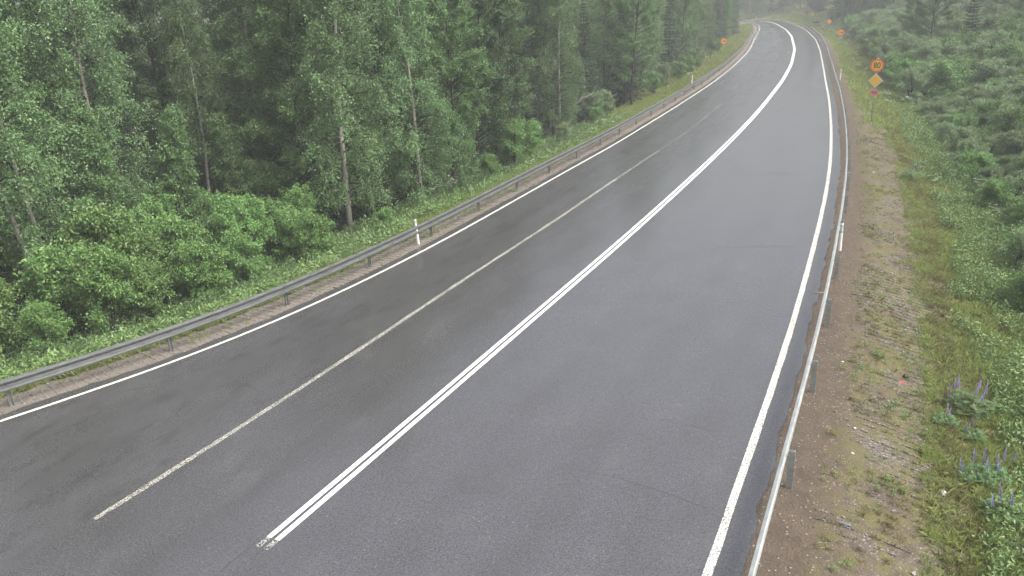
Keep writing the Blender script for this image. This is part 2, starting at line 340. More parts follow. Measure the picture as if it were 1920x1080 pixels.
# ------------------------------------------------------------------ camera
cp_, sp_ = math.cos(CAM_P), math.sin(CAM_P); cr_, sr_ = math.cos(CAM_R), math.sin(CAM_R)
RT, FW, UP = Vector((1, 0, 0)), Vector((0, cp_, -sp_)), Vector((0, sp_, cp_))
cam = bpy.data.cameras.new('camera'); co = bpy.data.objects.new('camera', cam); COL.objects.link(co); S.camera = co
right, up = cr_ * RT + sr_ * UP, -sr_ * RT + cr_ * UP
mw = Matrix.Identity(4)
for i in range(3): mw[i][0] = right[i]; mw[i][1] = up[i]; mw[i][2] = -FW[i]; mw[i][3] = (0, 0, CAM_H)[i]
S.cycles.max_bounces = 5; S.cycles.diffuse_bounces = 1; S.cycles.glossy_bounces = 2; S.cycles.transmission_bounces = 2; S.cycles.transparent_max_bounces = 6
co.matrix_world = mw; cam.sensor_width = 36; cam.lens = 36 * CAM_F / 1920; cam.clip_start = .1; cam.clip_end = 2000
def px(x, y, z):
    d = Vector((x, y, z - CAM_H)); f = d.dot(FW)
    if f < .5: return (1e5, 1e5, f)
    return (960 + CAM_F * d.dot(right) / f, 540 - CAM_F * d.dot(up) / f, f)

# ------------------------------------------------------------------ ground sheet
def axis(segs):
    out = []
    for a, b, st in segs: out += list(np.arange(a, b - 1e-6, st))
    return np.array(out + [segs[-1][1]])
gx = axis([(-380, -90, 20), (-90, -26, 1.6), (-26, 42, .4), (42, 120, 1.3), (120, 380, 20)])
gy = axis([(-60, 4, 4), (4, 64, .4), (64, 290, 1.4), (290, 560, 20)])
GX, GY = np.meshgrid(gx, gy); GP = np.stack([GX.ravel(), GY.ravel()], 1)
GZ = ground(GP); gdl, gdr = edges(GP)
nx, ny = len(gx), len(gy); ii = (np.arange(ny - 1)[:, None] * nx + np.arange(nx - 1)[None]).ravel()
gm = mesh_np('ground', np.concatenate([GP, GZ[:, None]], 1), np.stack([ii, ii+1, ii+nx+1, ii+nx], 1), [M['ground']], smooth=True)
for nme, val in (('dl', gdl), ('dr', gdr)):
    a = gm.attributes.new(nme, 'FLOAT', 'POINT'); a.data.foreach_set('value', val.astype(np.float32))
tag(link('ground', gm), kind='structure')
def gz(x, y): return float(ground([(x, y)])[0])

# ------------------------------------------------------------------ haze box
hb = MB(); hz0, hz1 = float(GZ.min()) - 1.0, 22.0
hb.box((0, 250, (hz0 + hz1) / 2), (800, 660, hz1 - hz0))
tag(link('haze', hb.mesh('haze', [hm])), kind='stuff')

# ------------------------------------------------------------------ road slab
cl = resample(back(DL, 50, rad(28)), .3); cn = normals(cl)
def nearest(line, Q):
    A = line[:-1]; B = line[1:] - A; bb = (B ** 2).sum(1); out = []
    for q in Q:
        t = np.clip(((q - A) * B).sum(1) / bb, 0, 1); p = A + t[:, None] * B; i = ((p - q) ** 2).sum(1).argmin(); out.append(p[i])
    return np.array(out)
le = nearest(resample(LX, .5), cl); re_ = nearest(resample(RX, .5), cl)
arc = np.concatenate([[0], np.cumsum(np.hypot(*np.diff(cl, axis=0).T))])
jl = .03 * vnoise(arc * 2.9, arc * 0, 55) + .05 * vnoise(arc * 1.7, arc * 0, 5) + .03 * vnoise(arc * 5.1, arc * 0, 6); jr = .03 * vnoise(arc * 3.1, arc * 0, 57) + .05 * vnoise(arc * 1.3, arc * 0, 7) + .035 * vnoise(arc * 3.3, arc * 0, 8)
le = le + (le - cl) / np.hypot(*(le - cl).T)[:, None] * jl[:, None]; re_ = re_ + (re_ - cl) / np.hypot(*(re_ - cl).T)[:, None] * jr[:, None]
rows = []; uvs = []
NA, NB = 8, 8
for k in range(NA + NB + 1):
    p = le + (cl - le) * (k / NA) if k <= NA else cl + (re_ - cl) * ((k - NA) / NB)
    rows.append(np.concatenate([p, zroad(p[:, 0], p[:, 1])[:, None]], 1))
    u = ((p - cl) * cn).sum(1); uvs.append(np.stack([u, arc], 1))
def skirt(r, inner, uv):
    d = (r - inner)[:, :2]; d /= np.hypot(*d.T)[:, None]; q = r.copy(); q[:, :2] += d * .05; q[:, 2] -= .16; return q, uv
sL, uL = skirt(rows[0], rows[1], uvs[0]); sR, uR = skirt(rows[-1], rows[-2], uvs[-1])
rows = [sL] + rows + [sR]; uvs = [uL] + uvs + [uR]
n = len(cl); V = np.concatenate(rows); U = np.concatenate(uvs); F = []
i = np.arange(n - 1)
for k in range(len(rows) - 1): F.append(np.stack([k*n+i, (k+1)*n+i, (k+1)*n+i+1, k*n+i+1], 1))
tag(link('road', mesh_np('road', V, np.concatenate(F), [M['asphalt']], smooth=False, uv=U)), kind='structure')

def strip(name, line, o0, o1, mat, dz=.006, step=.7, jit=0.0):
    p = resample(line, step); nn = normals(p); s = np.arange(len(p)) * step
    a = p + nn * (o0 + jit * vnoise(s * 2.1, s * 0, 11))[:, None]; b = p + nn * (o1 + jit * vnoise(s * 2.3, s * 0, 12))[:, None]
    V = np.concatenate([a, b]); V = np.concatenate([V, (zroad(V[:, 0], V[:, 1]) + dz)[:, None]], 1); k = np.arange(len(p) - 1); m = len(p)
    return tag(link(name, mesh_np(name, V, np.stack([k, m+k, m+k+1, k+1], 1), [mat])), kind='structure')
strip('left_edge_line', back(LL, 40, rad(50)), -.055, .055, M['left'])
strip('right_edge_line', back(RL, 30, rad(26)), -.075, .075, M['edge'], jit=.008)
strip('left_centre_line', DL, -.150, -.036, M['white'], jit=.004)
for o_ in (-.15, .036): strip('worn_line_end', np.array([DL[0] - (DL[1] - DL[0]) * .28, DL[0] + (DL[1] - DL[0]) * .06]), o_, o_ + .114, M['worn2'], dz=.010)
strip('right_centre_line', DL, .036, .150, M['white'], jit=.004)
wl = WL[:int(len(WL) * .66)]
strip('worn_lane_line', wl[:int(len(wl) * .8)], -.068, .068, M['worn'], jit=.015)
strip('worn_lane_line', wl[int(len(wl) * .8) - 1:], -.066, .066, M['worn2'], jit=.02)
strip('faded_lane_line', WL[int(len(WL) * .66):], -.06, .06, M['ghost'], jit=.02)
for a in range(118, 150, 5):
    strip('faded_lane_dash', offset(DL[a-3:a+6], -2.9)[3:6], -.07, .07, M['ghost'])
# cracks across the slab
def crack(pts, w, seed):
    w = w * .62
    p = resample(pts, .12); s = np.arange(len(p)) * .12; nn = normals(p)
    p = p + nn * (.06 * vnoise(s * 1.6, s * 0, seed) + .025 * vnoise(s * 6, s * 0, seed + 1))[:, None]
    ww = w * (.5 + .5 * np.abs(vnoise(s * 2.2, s * 0, seed + 2)))
    a = p - nn * ww[:, None] / 2; b = p + nn * ww[:, None] / 2; V = np.concatenate([a, b]); V = np.concatenate([V, (zroad(V[:, 0], V[:, 1]) + .003)[:, None]], 1)
    k = np.arange(len(p) - 1); m = len(p)
    tag(link('road_crack', mesh_np('road_crack', V, np.stack([k, m+k, m+k+1, k+1], 1), [M['crack']])), kind='structure')
for j, (pts, w) in enumerate(CRACKS): crack(pts, w, 30 + 3 * j)

# ------------------------------------------------------------------ guard rails
PROF = [(.02, .755), (.072, .738), (.083, .70), (.072, .662), (.012, .632), (0, .60), (.012, .568), (.072, .538), (.083, .50), (.072, .462), (.02, .445)]
def guardrail(name, line, off, s_a, s_b, sgn, label, group, end_drop, low=0.0, mat='galv', pw=(.05, .03), gap=.055, pmat='post'):
    """line: edge line; off: post offset (signed, right positive); sgn: direction from the rail to the road"""
    p = resample(offset(line, off), .25); arc = np.arange(len(p)) * .25; nn = normals(p); tt = np.gradient(p, axis=0); tt /= np.hypot(*tt.T)[:, None]
    def at(s): 
        q = np.array([np.interp(s, arc, p[:, 0]), np.interp(s, arc, p[:, 1])]); k = int(np.clip(s / .25, 0, len(p) - 1)); return q, nn[k], tt[k]
    q0, _, _ = at(s_a); z0 = float(zroad(*q0))
    root = empty(name, (q0[0], q0[1], z0), 0, 1, label, 'guard rail', group)
    O = np.array([q0[0], q0[1], z0])
    prof2 = PROF + [(x - .006, z) for x, z in PROF[::-1]]
    s = s_a; posts = np.arange(s_a, s_b + .1, 4.0)
    for k, s in enumerate(posts):
        q, nv, tv = at(s); zz = float(zroad(*q)) + .0
        drop = -.45 if (k == len(posts) - 1 and end_drop) else 0.0
        if k < len(posts) - 1:                      # one beam section per bay
            V = []; F = []; m = len(prof2); st = np.linspace(s - .12, s + 4.0 + .02, 6)
            for g, a in enumerate(st):
                qq, n2, _ = at(a); zb = float(zroad(*qq)); dd = -.45 * max(0, (a - (s_b - 6)) / 6) ** 1.5 if end_drop else 0.0
                lap = .004 if g == 0 else 0.0
                for x, z in prof2:
                    c = qq + n2 * sgn * (x + gap + lap); V.append((c[0] - O[0], c[1] - O[1], zb + z + dd - low - O[2]))
            for g in range(len(st) - 1):
                for j in range(m): F.append((g*m+j, g*m+(j+1) % m, (g+1)*m+(j+1) % m, (g+1)*m+j))
            b = MB(); b.add(V, F + [tuple(range(m)), tuple(range(5*m, 6*m))[::-1]])
            link('beam', b.mesh('beam', [M[mat]]), root)
        b = MB(); top = .73 + drop - low; zg = gz(*q) - .25
        a_, b_ = pw; poly = [(-a_, -b_), (a_, -b_), (a_, b_), (a_ - .012, b_), (a_ - .012, -b_ + .012), (-a_ + .012, -b_ + .012), (-a_ + .012, b_), (-a_, b_)]
        ang = math.atan2(tv[1], tv[0]); R = Matrix.Rotation(ang, 3, 'Z')
        for za, zb_ in ((zg, zz + top),):
            V0 = [R @ Vector((x, y * -sgn, 0)) for x, y in poly]; m = len(poly)
            V = [(q[0] - O[0] + v.x, q[1] - O[1] + v.y, z - O[2]) for z in (za, zb_) for v in V0]
            b.add(V, [tuple(range(m)), tuple(range(2*m-1, m-1, -1))] + [(j, (j+1) % m, m + (j+1) % m, m + j) for j in range(m)])
        # bolt head through the beam
        c = q + nv * sgn * .075
        b.box((c[0] - O[0], c[1] - O[1], zz + .60 + drop * .8 - low - O[2]), (.035, .035, .035))
        link('post', b.mesh('post', [M[pmat]]), root)
    return root
def s_near(line, off, P, step=.25):
    p = resample(offset(line, off), step); return step * int(np.argmin(np.hypot(*(p - np.array(P)).T)))
LLx = back(LL, 30, rad(50)); RLx = back(RL, 14, rad(26))
sl0 = s_near(LLx, -.86, (-12.22, 17.06)); sl1 = s_near(LLx, -.86, (48.0, 158.0))
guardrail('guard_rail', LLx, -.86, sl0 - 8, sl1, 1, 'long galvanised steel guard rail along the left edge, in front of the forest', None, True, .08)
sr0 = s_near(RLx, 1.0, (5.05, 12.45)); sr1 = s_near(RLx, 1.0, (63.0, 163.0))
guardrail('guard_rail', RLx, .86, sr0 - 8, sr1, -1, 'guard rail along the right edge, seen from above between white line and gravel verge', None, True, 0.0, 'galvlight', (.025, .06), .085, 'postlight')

# ------------------------------------------------------------------ delineator posts
def delineator(P, rz, tilt, label, h=1.02):
    x, y = P; z = gz(x, y)
    r = empty('delineator_post', (x, y, z), rz, 1, label, 'marker post', 'white plastic roadside marker posts')
    r.rotation_euler = (0, tilt, rz)
    def curved(w, d, za, zb, o=0.0):
        b = MB(); n_ = 9; poly = []
        for j in range(n_): a = math.pi * j / (n_ - 1); poly.append((-w/2 * math.cos(a), -d * math.sin(a) - o))
        inner = [(x_ * .8, y_ * .6 + .002) for x_, y_ in poly[::-1]]
        P_ = poly + inner; m = len(P_)
        b.add([(x_, y_, z_) for z_ in (za, zb) for x_, y_ in P_], [tuple(range(m)), tuple(range(2*m-1, m-1, -1))] + [(j, (j+1) % m, m+(j+1) % m, m+j) for j in range(m)])
        return b
    link('shaft', curved(.12, .05, -.2, h - .33).mesh('shaft', [M['plastic']]), r)
    link('neck', curved(.105, .045, h - .33, h - .12).mesh('neck', [M['plastic']]), r)
    link('head', curved(.12, .05, h - .12, h).mesh('head', [M['plastic']]), r)
    link('black_band', curved(.124, .052, h - .35, h - .325, .002).mesh('black_band', [M['black']]), r)
    link('black_band', curved(.124, .052, h - .13, h - .11, .002).mesh('black_band', [M['black']]), r)
    link('black_band', curved(.124, .052, h, h + .02, .002).mesh('black_band', [M['black']]), r)
    b = MB(); b.box((0, -.058, h - .22), (.06, .012, .16)); link('reflector', b.mesh('reflector', [M['refl']]), r)
delineator((-3.53, 29.25), rad(-27), rad(-4), 'white marker post leaning behind the left guard rail beside the pale birch trunk')
delineator((11.42, 25.85), rad(-26), 0, 'white marker post with black bands standing behind the right guard rail')
delineator((31.7, 75.3), rad(-22), 0, 'white marker post beyond the right guard rail, on the far side of the 80 sign')
delineator((18.0, 76.25), rad(-23), 0, 'small white marker post sticking up over the far left guard rail')
delineator((75.4, 241.5), rad(30), 0, 'tiny white marker post at the outer edge of the far bend')

# ------------------------------------------------------------------ road signs
def text_mesh(body, size, depth=.004):
    c = bpy.data.curves.new('numeral', 'FONT'); c.body = body; c.size = size; c.align_x = 'CENTER'; c.align_y = 'CENTER'; c.extrude = depth; c.offset = .0
    o = bpy.data.objects.new('numeral', c); COL.objects.link(o); bpy.context.view_layer.update()
    me = bpy.data.meshes.new_from_object(o.evaluated_get(bpy.context.evaluated_depsgraph_get())); bpy.data.objects.remove(o); bpy.data.curves.remove(c)
    me.transform(Matrix.Rotation(math.pi / 2, 4, 'X')); return me
def disc(r, y0, y1, mi=0, n_=40, ri=0.0, b=None):
    b = b or MB(); a = [2 * math.pi * j / n_ for j in range(n_)]
    if ri == 0: b.prism([(r * math.cos(t), r * math.sin(t)) for t in a], y0, y1, mi)
    else:
        V = [(R * math.cos(t), y, R * math.sin(t)) for y in (y0, y1) for R in (ri, r) for t in a]; F = []
        for j in range(n_):
            k = (j + 1) % n_; F += [(j, k, n_+k, n_+j), (2*n_+j, 3*n_+j, 3*n_+k, 2*n_+k), (n_+j, n_+k, 3*n_+k, 3*n_+j), (j, 2*n_+j, 2*n_+k, k)]
        b.add(V, F, mi)
    return b
def at_z(o, z, x=0.0, y=0.0): o.location = (x, y, z); return o
def pole(r, h):
    b = MB(); b.tube([(0, 0, -.3), (0, 0, h)], [.024, .024], 12); b.tube([(0, 0, -.1), (0, 0, .08)], [.055, .05], 12); return link('pole', b.mesh('pole', [M['pole']], True), r)
def round_sign(r, z, kind, d=.8):
    b = disc(d/2, -.05, -.042); pl = at_z(link('sign_plate', b.mesh('sign_plate', [M['sback']]), r), z)
    link('face', disc(d/2 - .055, -.058, -.0505).mesh('face', [M['syel']]), pl)
    link('border', disc(d/2, -.060, -.0505, ri=d/2 - .085 * d / .8 * 1.15).mesh('border', [M['sred']]), pl)
    if kind == '80':
        o = link('numerals', text_mesh('80', .52), pl); o.data.materials.clear(); o.data.materials.append(M['sblack']); o.location = (0, -.064, 0); o.scale = (.82, 1, 1)
    if kind == 'cars':
        for x, mt in ((-.12, 'sred'), (.12, 'sblack')):
            b = MB(); poly = [(-.10, -.10), (-.10, .0), (-.075, .015), (-.05, .085), (.05, .085), (.075, .015), (.10, .0), (.10, -.10), (.065, -.10), (.065, -.07), (-.065, -.07), (-.065, -.10)]
            b.prism([(px_ + x, pz_) for px_, pz_ in poly], -.064, -.0585); link('car_symbol', b.mesh('car_symbol', [M[mt]]), pl)
    return pl
def sign_at(P, hd, label, cat='road sign', group=None):
    return empty('road_sign', (P[0], P[1], gz(*P)), hd, 1, label, cat, group)
def square(poly, y0, y1, mat, name, parent):
    b = MB(); b.prism(poly, y0, y1); return link(name, b.mesh(name, [M[mat]]), parent)
r = sign_at((24.27, 52.12), rad(-30), 'tall sign post with round yellow 80 limit, amber diamond and small red plate')
pole(r, 4.2); round_sign(r, 3.72, '80', .82)
q = .45; dm = at_z(square([(0, -q), (q, 0), (0, q), (-q, 0)], -.05, -.042, 'sback', 'priority_sign', r), 2.78)
square([(0, -q), (q, 0), (0, q), (-q, 0)], -.056, -.0505, 'swhite', 'border', dm); q2 = .37
square([(0, -q2), (q2, 0), (0, q2), (-q2, 0)], -.062, -.0565, 'sdia', 'face', dm)
rt = at_z(square([(-.24, -.17), (.24, -.17), (.24, .17), (-.24, .17)], -.05, -.042, 'sroute', 'route_sign', r), 2.02)
b = MB()
for c_, d_ in (((0, -.053, .14), (.42, .005, .02)), ((0, -.053, -.14), (.42, .005, .02)), ((.2, -.053, 0), (.02, .005, .255)), ((-.2, -.053, 0), (.02, .005, .255))): b.box(c_, d_)
link('border', b.mesh('border', [M['swhite']]), rt)
r = sign_at((44.1, 105.84), rad(-28), 'round yellow no-overtaking sign on the right verge, next one past the 80 sign'); pole(r, 3.0); round_sign(r, 2.6, 'cars', .86)
r = sign_at((30.48, 111.28), rad(-20), 'round yellow no-overtaking sign in the left grass below the pines'); pole(r, 2.3); round_sign(r, 1.95, 'cars', .86)
r = sign_at((62.98, 156.96), rad(-26), 'round sign with orange ring on the right bank before the far bend'); pole(r, 2.5); round_sign(r, 2.1, '', .9)
r = sign_at((76.96, 202.92), rad(-24), 'orange board with dark arrow mark on the bank outside the far bend'); pole(r, 2.3)
bd = at_z(square([(-.5, -.32), (.5, -.32), (.5, .32), (-.5, .32)], -.05, -.042, 'syel', 'board', r), 1.95)
square([(-.42, -.2), (-.2, 0), (-.42, .2), (-.22, .2), (0, 0), (-.22, -.2)], -.056, -.0505, 'sblack', 'arrow', bd)
r = sign_at((70.2, 182.2), rad(-40), 'low dark blue plate behind the end of the right guard rail'); pole(r, 1.1)
bd = at_z(square([(-.75, -.16), (.75, -.16), (.75, .16), (-.75, .16)], -.05, -.042, 'sblue', 'board', r), .95)
r = sign_at((79.8, 216.0), rad(-20), 'small faded red round sign high on the far bank, left of the orange board'); pole(r, 2.2); b = disc(.36, -.05, -.04); at_z(link('sign_plate', b.mesh('sign_plate', [M['sroute']]), r), 1.9)

# ------------------------------------------------------------------ plants: generators
def unit(a): return a / (np.linalg.norm(a, axis=-1, keepdims=True) + 1e-9)
def leaves(rng, C, size, asp, axis_bias, normal_bias, spread):
    """diamond leaves at points C; returns V (n,4,3)"""
    n = len(C); ax = unit(rng.normal(size=(n, 3)) * spread + np.asarray(axis_bias)); nm = rng.normal(size=(n, 3)) + np.asarray(normal_bias)
    wd = unit(np.cross(ax, nm)); L = size * rng.uniform(.65, 1.2, n)[:, None]; Wd = L * asp
    fold = unit(np.cross(wd, ax)) * Wd * .25
    return np.stack([C, C + ax * L * .5 + wd * Wd * .5 + fold, C + ax * L, C + ax * L * .5 - wd * Wd * .5 + fold], 1)
def crown_mesh(name, Vs, tint, mat):
    V = np.concatenate(Vs); n = len(V); return mesh_np(name, V.reshape(-1, 3), np.arange(n * 4).reshape(n, 4), [mat], tint=np.clip(tint, 0, 1))
def bend_path(rng, p, d, L, k, droop, wob):
    P = [np.array(p, float)]; d = unit(np.array(d, float)); st = L / k
    for _ in range(k):
        d = unit(d + np.array((0, 0, -droop)) + rng.normal(size=3) * wob); P.append(P[-1] + d * st)
    return P
def interp_path(P, u):
    P = np.asarray(P); t = np.asarray(u) * (len(P) - 1); i = np.clip(t.astype(int), 0, len(P) - 2); f = (t - i)[:, None]
    return P[i] * (1 - f) + P[i+1] * f, unit(P[i+1] - P[i])
def broadleaf(seed, H, r0, base, R, nb, elev, droop, ntw, twl, nleaf, lsize, twig_dir, lbias, nbias, prof, bark, leafmat, lean=.0, stems=1, wob=.10, clump=.5, u0=.3):
    rng = np.random.default_rng(seed); tr = MB(); Vs = []; T = []
    per = nb // stems
    for sidx in range(stems):
        az0 = rng.uniform(0, 6.28); sp = 0 if stems == 1 else .07
        p = np.array((math.cos(az0) * r0 * 1.3, math.sin(az0) * r0 * 1.3, -.25)) if stems > 1 else np.array((0, 0, -.25))
        tp = bend_path(rng, p, (lean + sp * math.cos(az0), sp * math.sin(az0), 1), H + .25, 10, -.01, .028)
        tr.tube(tp, [r0 * (1.18 if j == 0 else 1) * (1 - .93 * j / 10) + .008 for j in range(11)], 9)
        for b in range(per):
            t = (b + rng.uniform(0, 1)) / per; h = base + (H - base) * t ** .95
            c, dirn = interp_path(tp, [min(.995, (h + .25) / (H + .25))]); c = c[0]
            az = b * 2.399 + rng.uniform(-.5, .5); el = elev + (1.2 - elev) * t ** 2 * .7 + rng.uniform(-.2, .2)
            L = max(.35, R * prof(t) * rng.uniform(.6, 1.15))
            bp_ = bend_path(rng, c, (math.cos(az) * math.cos(el), math.sin(az) * math.cos(el), math.sin(el)), L, 6, droop, wob)
            br = r0 * (1 - .9 * t) * .34 + .004
            tr.tube(bp_, [br * (1 - .85 * j / 6) + .002 for j in range(7)], 4, 1, cap=False)
            k = max(3, int(ntw * (.35 + .65 * L / R))); u = u0 + (1 - u0) * rng.uniform(0, 1, k) ** .8
            q, dd = interp_path(bp_, u)
            td = unit(dd * twig_dir[0] + rng.normal(size=(k, 3)) * twig_dir[1] + np.array((0, 0, twig_dir[2])))
            tl = twl * rng.uniform(.5, 1.25, k)
            bt = rng.uniform(0, 1); tt = clump * rng.uniform(0, 1, k) + (1 - clump) * bt
            m = int(nleaf * rng.uniform(.8, 1.2)); w = rng.uniform(0.05, 1, (k, m)); curl = w ** 2 * (-.35 if droop > .1 else 0.0)
            C = q[:, None] + td[:, None] * (tl[:, None] * w)[..., None] + rng.normal(size=(k, m, 3)) * (.055 + .02 * twl); C[..., 2] += curl * tl[:, None]
            C = C.reshape(-1, 3); Vs.append(leaves(rng, C, lsize, .62, lbias, nbias, .8))
            T.append(np.repeat(tt, m) * .65 + rng.uniform(0, .35, k * m))
            for j in range(0, k, 2): tr.tube([q[j], q[j] + td[j] * tl[j] * .8], [.006, .002], 3, 1, cap=False)
    return tr.mesh('trunk', [bark, M['bark']], True), crown_mesh('crown', Vs, np.concatenate(T), leafmat)
def p_birch(t): return (1 - t) ** .65 * (.55 + .45 * min(1, t / .22)) + .06
def p_round(t): return math.sin(math.pi * (.18 + .80 * t)) ** .7
def p_cone(t): return (1 - t) * .95 + .06
def spruce(seed, H, r0, base, R, dens=1.0):
    rng = np.random.default_rng(seed); tr = MB(); Vs = []; T = []
    tp = bend_path(rng, (0, 0, -.25), (0, 0, 1), H + .25, 8, -.01, .008); tr.tube(tp, [r0 * (1 - .95 * j / 8) + .006 for j in range(9)], 9)
    h = base; k = 0
    while h < H - .15:
        t = (h - base) / (H - base); nbr = 6
        for b in range(nbr):
            az = b * 6.283 / nbr + k * .7 + rng.uniform(-.25, .25); L = R * ((1 - t) ** .85 + .05) * rng.uniform(.75, 1.15)
            c, _ = interp_path(tp, [(h + .25) / (H + .25)]); el = -.12 + .75 * t + rng.uniform(-.12, .12)
            P = [c[0]]; d = np.array((math.cos(az) * math.cos(el), math.sin(az) * math.cos(el), math.sin(el)))
            for j in range(6): d = unit(d + np.array((0, 0, -.10 if j < 3 else .10)) + rng.normal(size=3) * .04); P.append(P[-1] + d * L / 6)
            tr.tube(P, [.018 * (1 - t) * (1 - .8 * j / 6) + .003 for j in range(7)], 4, cap=False)
            m = max(4, int(L / .075 * dens)); u = np.repeat(rng.uniform(.12, 1, m), 2); q, dd = interp_path(P, u)
            side = unit(np.cross(dd, np.array((0, 0, 1.0)))) * np.where(np.arange(2*m) % 2, 1, -1)[:, None]
            bl = (.12 + .42 * (1 - u) * min(1, L)) * rng.uniform(.6, 1.2, 2*m)
            bd = unit(side + dd * .75 + np.array((0, 0, -.28)) + rng.normal(size=(2*m, 3)) * .12)
            w = np.linspace(.0, .85, 5)[None] + rng.uniform(-.05, .05, (2*m, 5)); C = (q[:, None] + bd[:, None] * (bl[:, None] * w)[..., None]).reshape(-1, 3)
            AX = unit(np.repeat(bd, 5, 0) + rng.normal(size=(len(C), 3)) * .45); Wd = unit(np.cross(AX, rng.normal(size=(len(C), 3)) + np.array((0, 0, 1.2))))
            l = rng.uniform(.09, .17, len(C))[:, None]; wd = l * .26
            Vs.append(np.stack([C, C + AX*l*.5 + Wd*wd, C + AX*l, C + AX*l*.5 - Wd*wd], 1)); bt = rng.uniform(0, 1)
            T.append(np.full(len(C), bt * .4) + np.repeat(u, 5) * .35 + rng.uniform(0, .25, len(C)))
        h += .26 + .16 * rng.uniform(0, 1); k += 1
    return tr.mesh('trunk', [M['bark']], True), crown_mesh('crown', Vs, np.concatenate(T), M['lspruce'])

PROTO = {}
for i_ in range(3):
    PROTO['birch%d' % i_] = broadleaf(10 + i_, 15.0 + i_ * .8, .12 + .012 * i_, (.9, 1.8, 1.3)[i_], 2.75 + .15 * i_, 105, .55, .13, 24, .85, 30, .098, (.4, .5, -.7), (0, 0, -.6), (0, 0, .6), p_birch, M['birch'], M['lbirch'], clump=.55)
PROTO['birchslim'] = broadleaf(15, 15.0, .085, 4.2, 1.9, 66, .7, .13, 18, .75, 28, .095, (.4, .5, -.65), (0, 0, -.6), (0, 0, .6), p_birch, M['birch'], M['lbirch'])
PROTO['birchtwin'] = broadleaf(16, 15.5, .10, 3.0, 2.5, 110, .65, .13, 22, .8, 29, .098, (.4, .5, -.7), (0, 0, -.6), (0, 0, .6), p_birch, M['birch'], M['lbirch'], stems=2)
for i_ in range(3):
    PROTO['alder%d' % i_] = broadleaf(20 + i_, 12.5 + i_, .12, .7 + .3 * i_, 2.9, 84, .5, .03, 34, .5, 28, .112, (.8, .75, .1), (0, 0, -.2), (0, 0, 1.1), p_round, M['bark'], M['lalder'], clump=.45, u0=.42)
PROTO['dark0'] = broadleaf(31, 13.0, .12, 1.0, 3.0, 84, .45, .04, 34, .5, 27, .115, (.8, .75, .1), (0, 0, -.2), (0, 0, 1.1), p_round, M['bark'], M['ldark'], clump=.45, u0=.42)
PROTO['sapling'] = broadleaf(33, 6.6, .05, .5, 1.6, 90, .7, .03, 13, .42, 27, .098, (.8, .7, .2), (0, 0, -.1), (0, 0, .8), p_birch, M['bark'], M['lalder'], clump=.6)
for i_ in range(3):
    PROTO['bush%d' % i_] = broadleaf(40 + i_, 2.5 + .3 * i_, .028, .25, 1.1, 54, .75, .05, 13, .36, 22, .10, (.8, .8, .15), (0, 0, -.1), (0, 0, 1.0), p_round, M['bark'], M['lbush'], stems=6, clump=.5)
for i_ in range(3):
    PROTO['willow%d' % i_] = broadleaf(50 + i_, 2.8 + .4 * i_, .03, .2, 1.35, 54, .7, .05, 13, .42, 21, .105, (.8, .7, .2), (0, 0, -.1), (0, 0, .9), p_round, M['bark'], M['lwillow'], stems=6, clump=.5)
for i_ in range(3):
    PROTO['thicket%d' % i_] = broadleaf(90 + i_, 1.5 + .25 * i_, .018, .12, 1.15, 60, .6, .05, 12, .34, 20, .085, (.8, .8, .2), (0, 0, -.05), (0, 0, 1.1), p_round, M['bark'], M['lwillow'] if i_ != 1 else M['lbush'], stems=10, clump=.5)
for i_ in range(2): PROTO['spruce%d' % i_] = spruce(60 + i_, 10.5 + 2 * i_, .11, .5 + .3 * i_, 1.75 + .2 * i_)
def pine(seed):
    rng = np.random.default_rng(seed); tr = MB(); Vs = []; T = []; H = 17.0
    tp = bend_path(rng, (0, 0, -.25), (0, 0, 1), H, 10, -.01, .012); tr.tube(tp, [.16 * (1 - .75 * j / 10) for j in range(11)], 10)
    for b in range(16):      # dead stubs on the bare part
        h = rng.uniform(2.5, 8.5); c, _ = interp_path(tp, [h / H]); az = rng.uniform(0, 6.28); P = bend_path(rng, c[0], (math.cos(az), math.sin(az), -.1), rng.uniform(.3, 1.1), 3, .04, .1); tr.tube(P, [.018, .012, .008, .004], 4, cap=False)
    for b in range(46):
        t = b / 46; h = 8.2 + 8.3 * t; c, _ = interp_path(tp, [h / H]); az = b * 2.4; L = 2.0 * (1 - t) ** .6 + .3
        P = bend_path(rng, c[0], (math.cos(az), math.sin(az), .25 + .5 * t), L, 5, .0, .1); tr.tube(P, [.035 * (1 - .8 * j / 5) for j in range(6)], 4, cap=False)
        k = 14; q, dd = interp_path(P, rng.uniform(.35, 1, k)); C = (q[:, None] + rng.normal(size=(k, 16, 3)) * .13).reshape(-1, 3)
        Vs.append(leaves(rng, C, .16, .2, (0, 0, .3), (0, 0, 0), 1.0)); T.append(rng.uniform(0, 1, len(C)))
    return tr.mesh('trunk', [M['pinebark']], True), crown_mesh('crown', Vs, np.concatenate(T), M['lpine'])
PROTO['pine'] = pine(70)
KIND = dict(birch=('birch_tree', 'birch'), alder=('alder_tree', 'tree'), dark=('broadleaf_tree', 'tree'), sapling=('young_tree', 'young tree'), spruce=('spruce_tree', 'spruce'), pine=('pine_tree', 'pine'), bush=('leafy_bush', 'bush'), willow=('willow_bush', 'bush'), thicket=('scrub_bush', 'bush'))
PLANTED = []
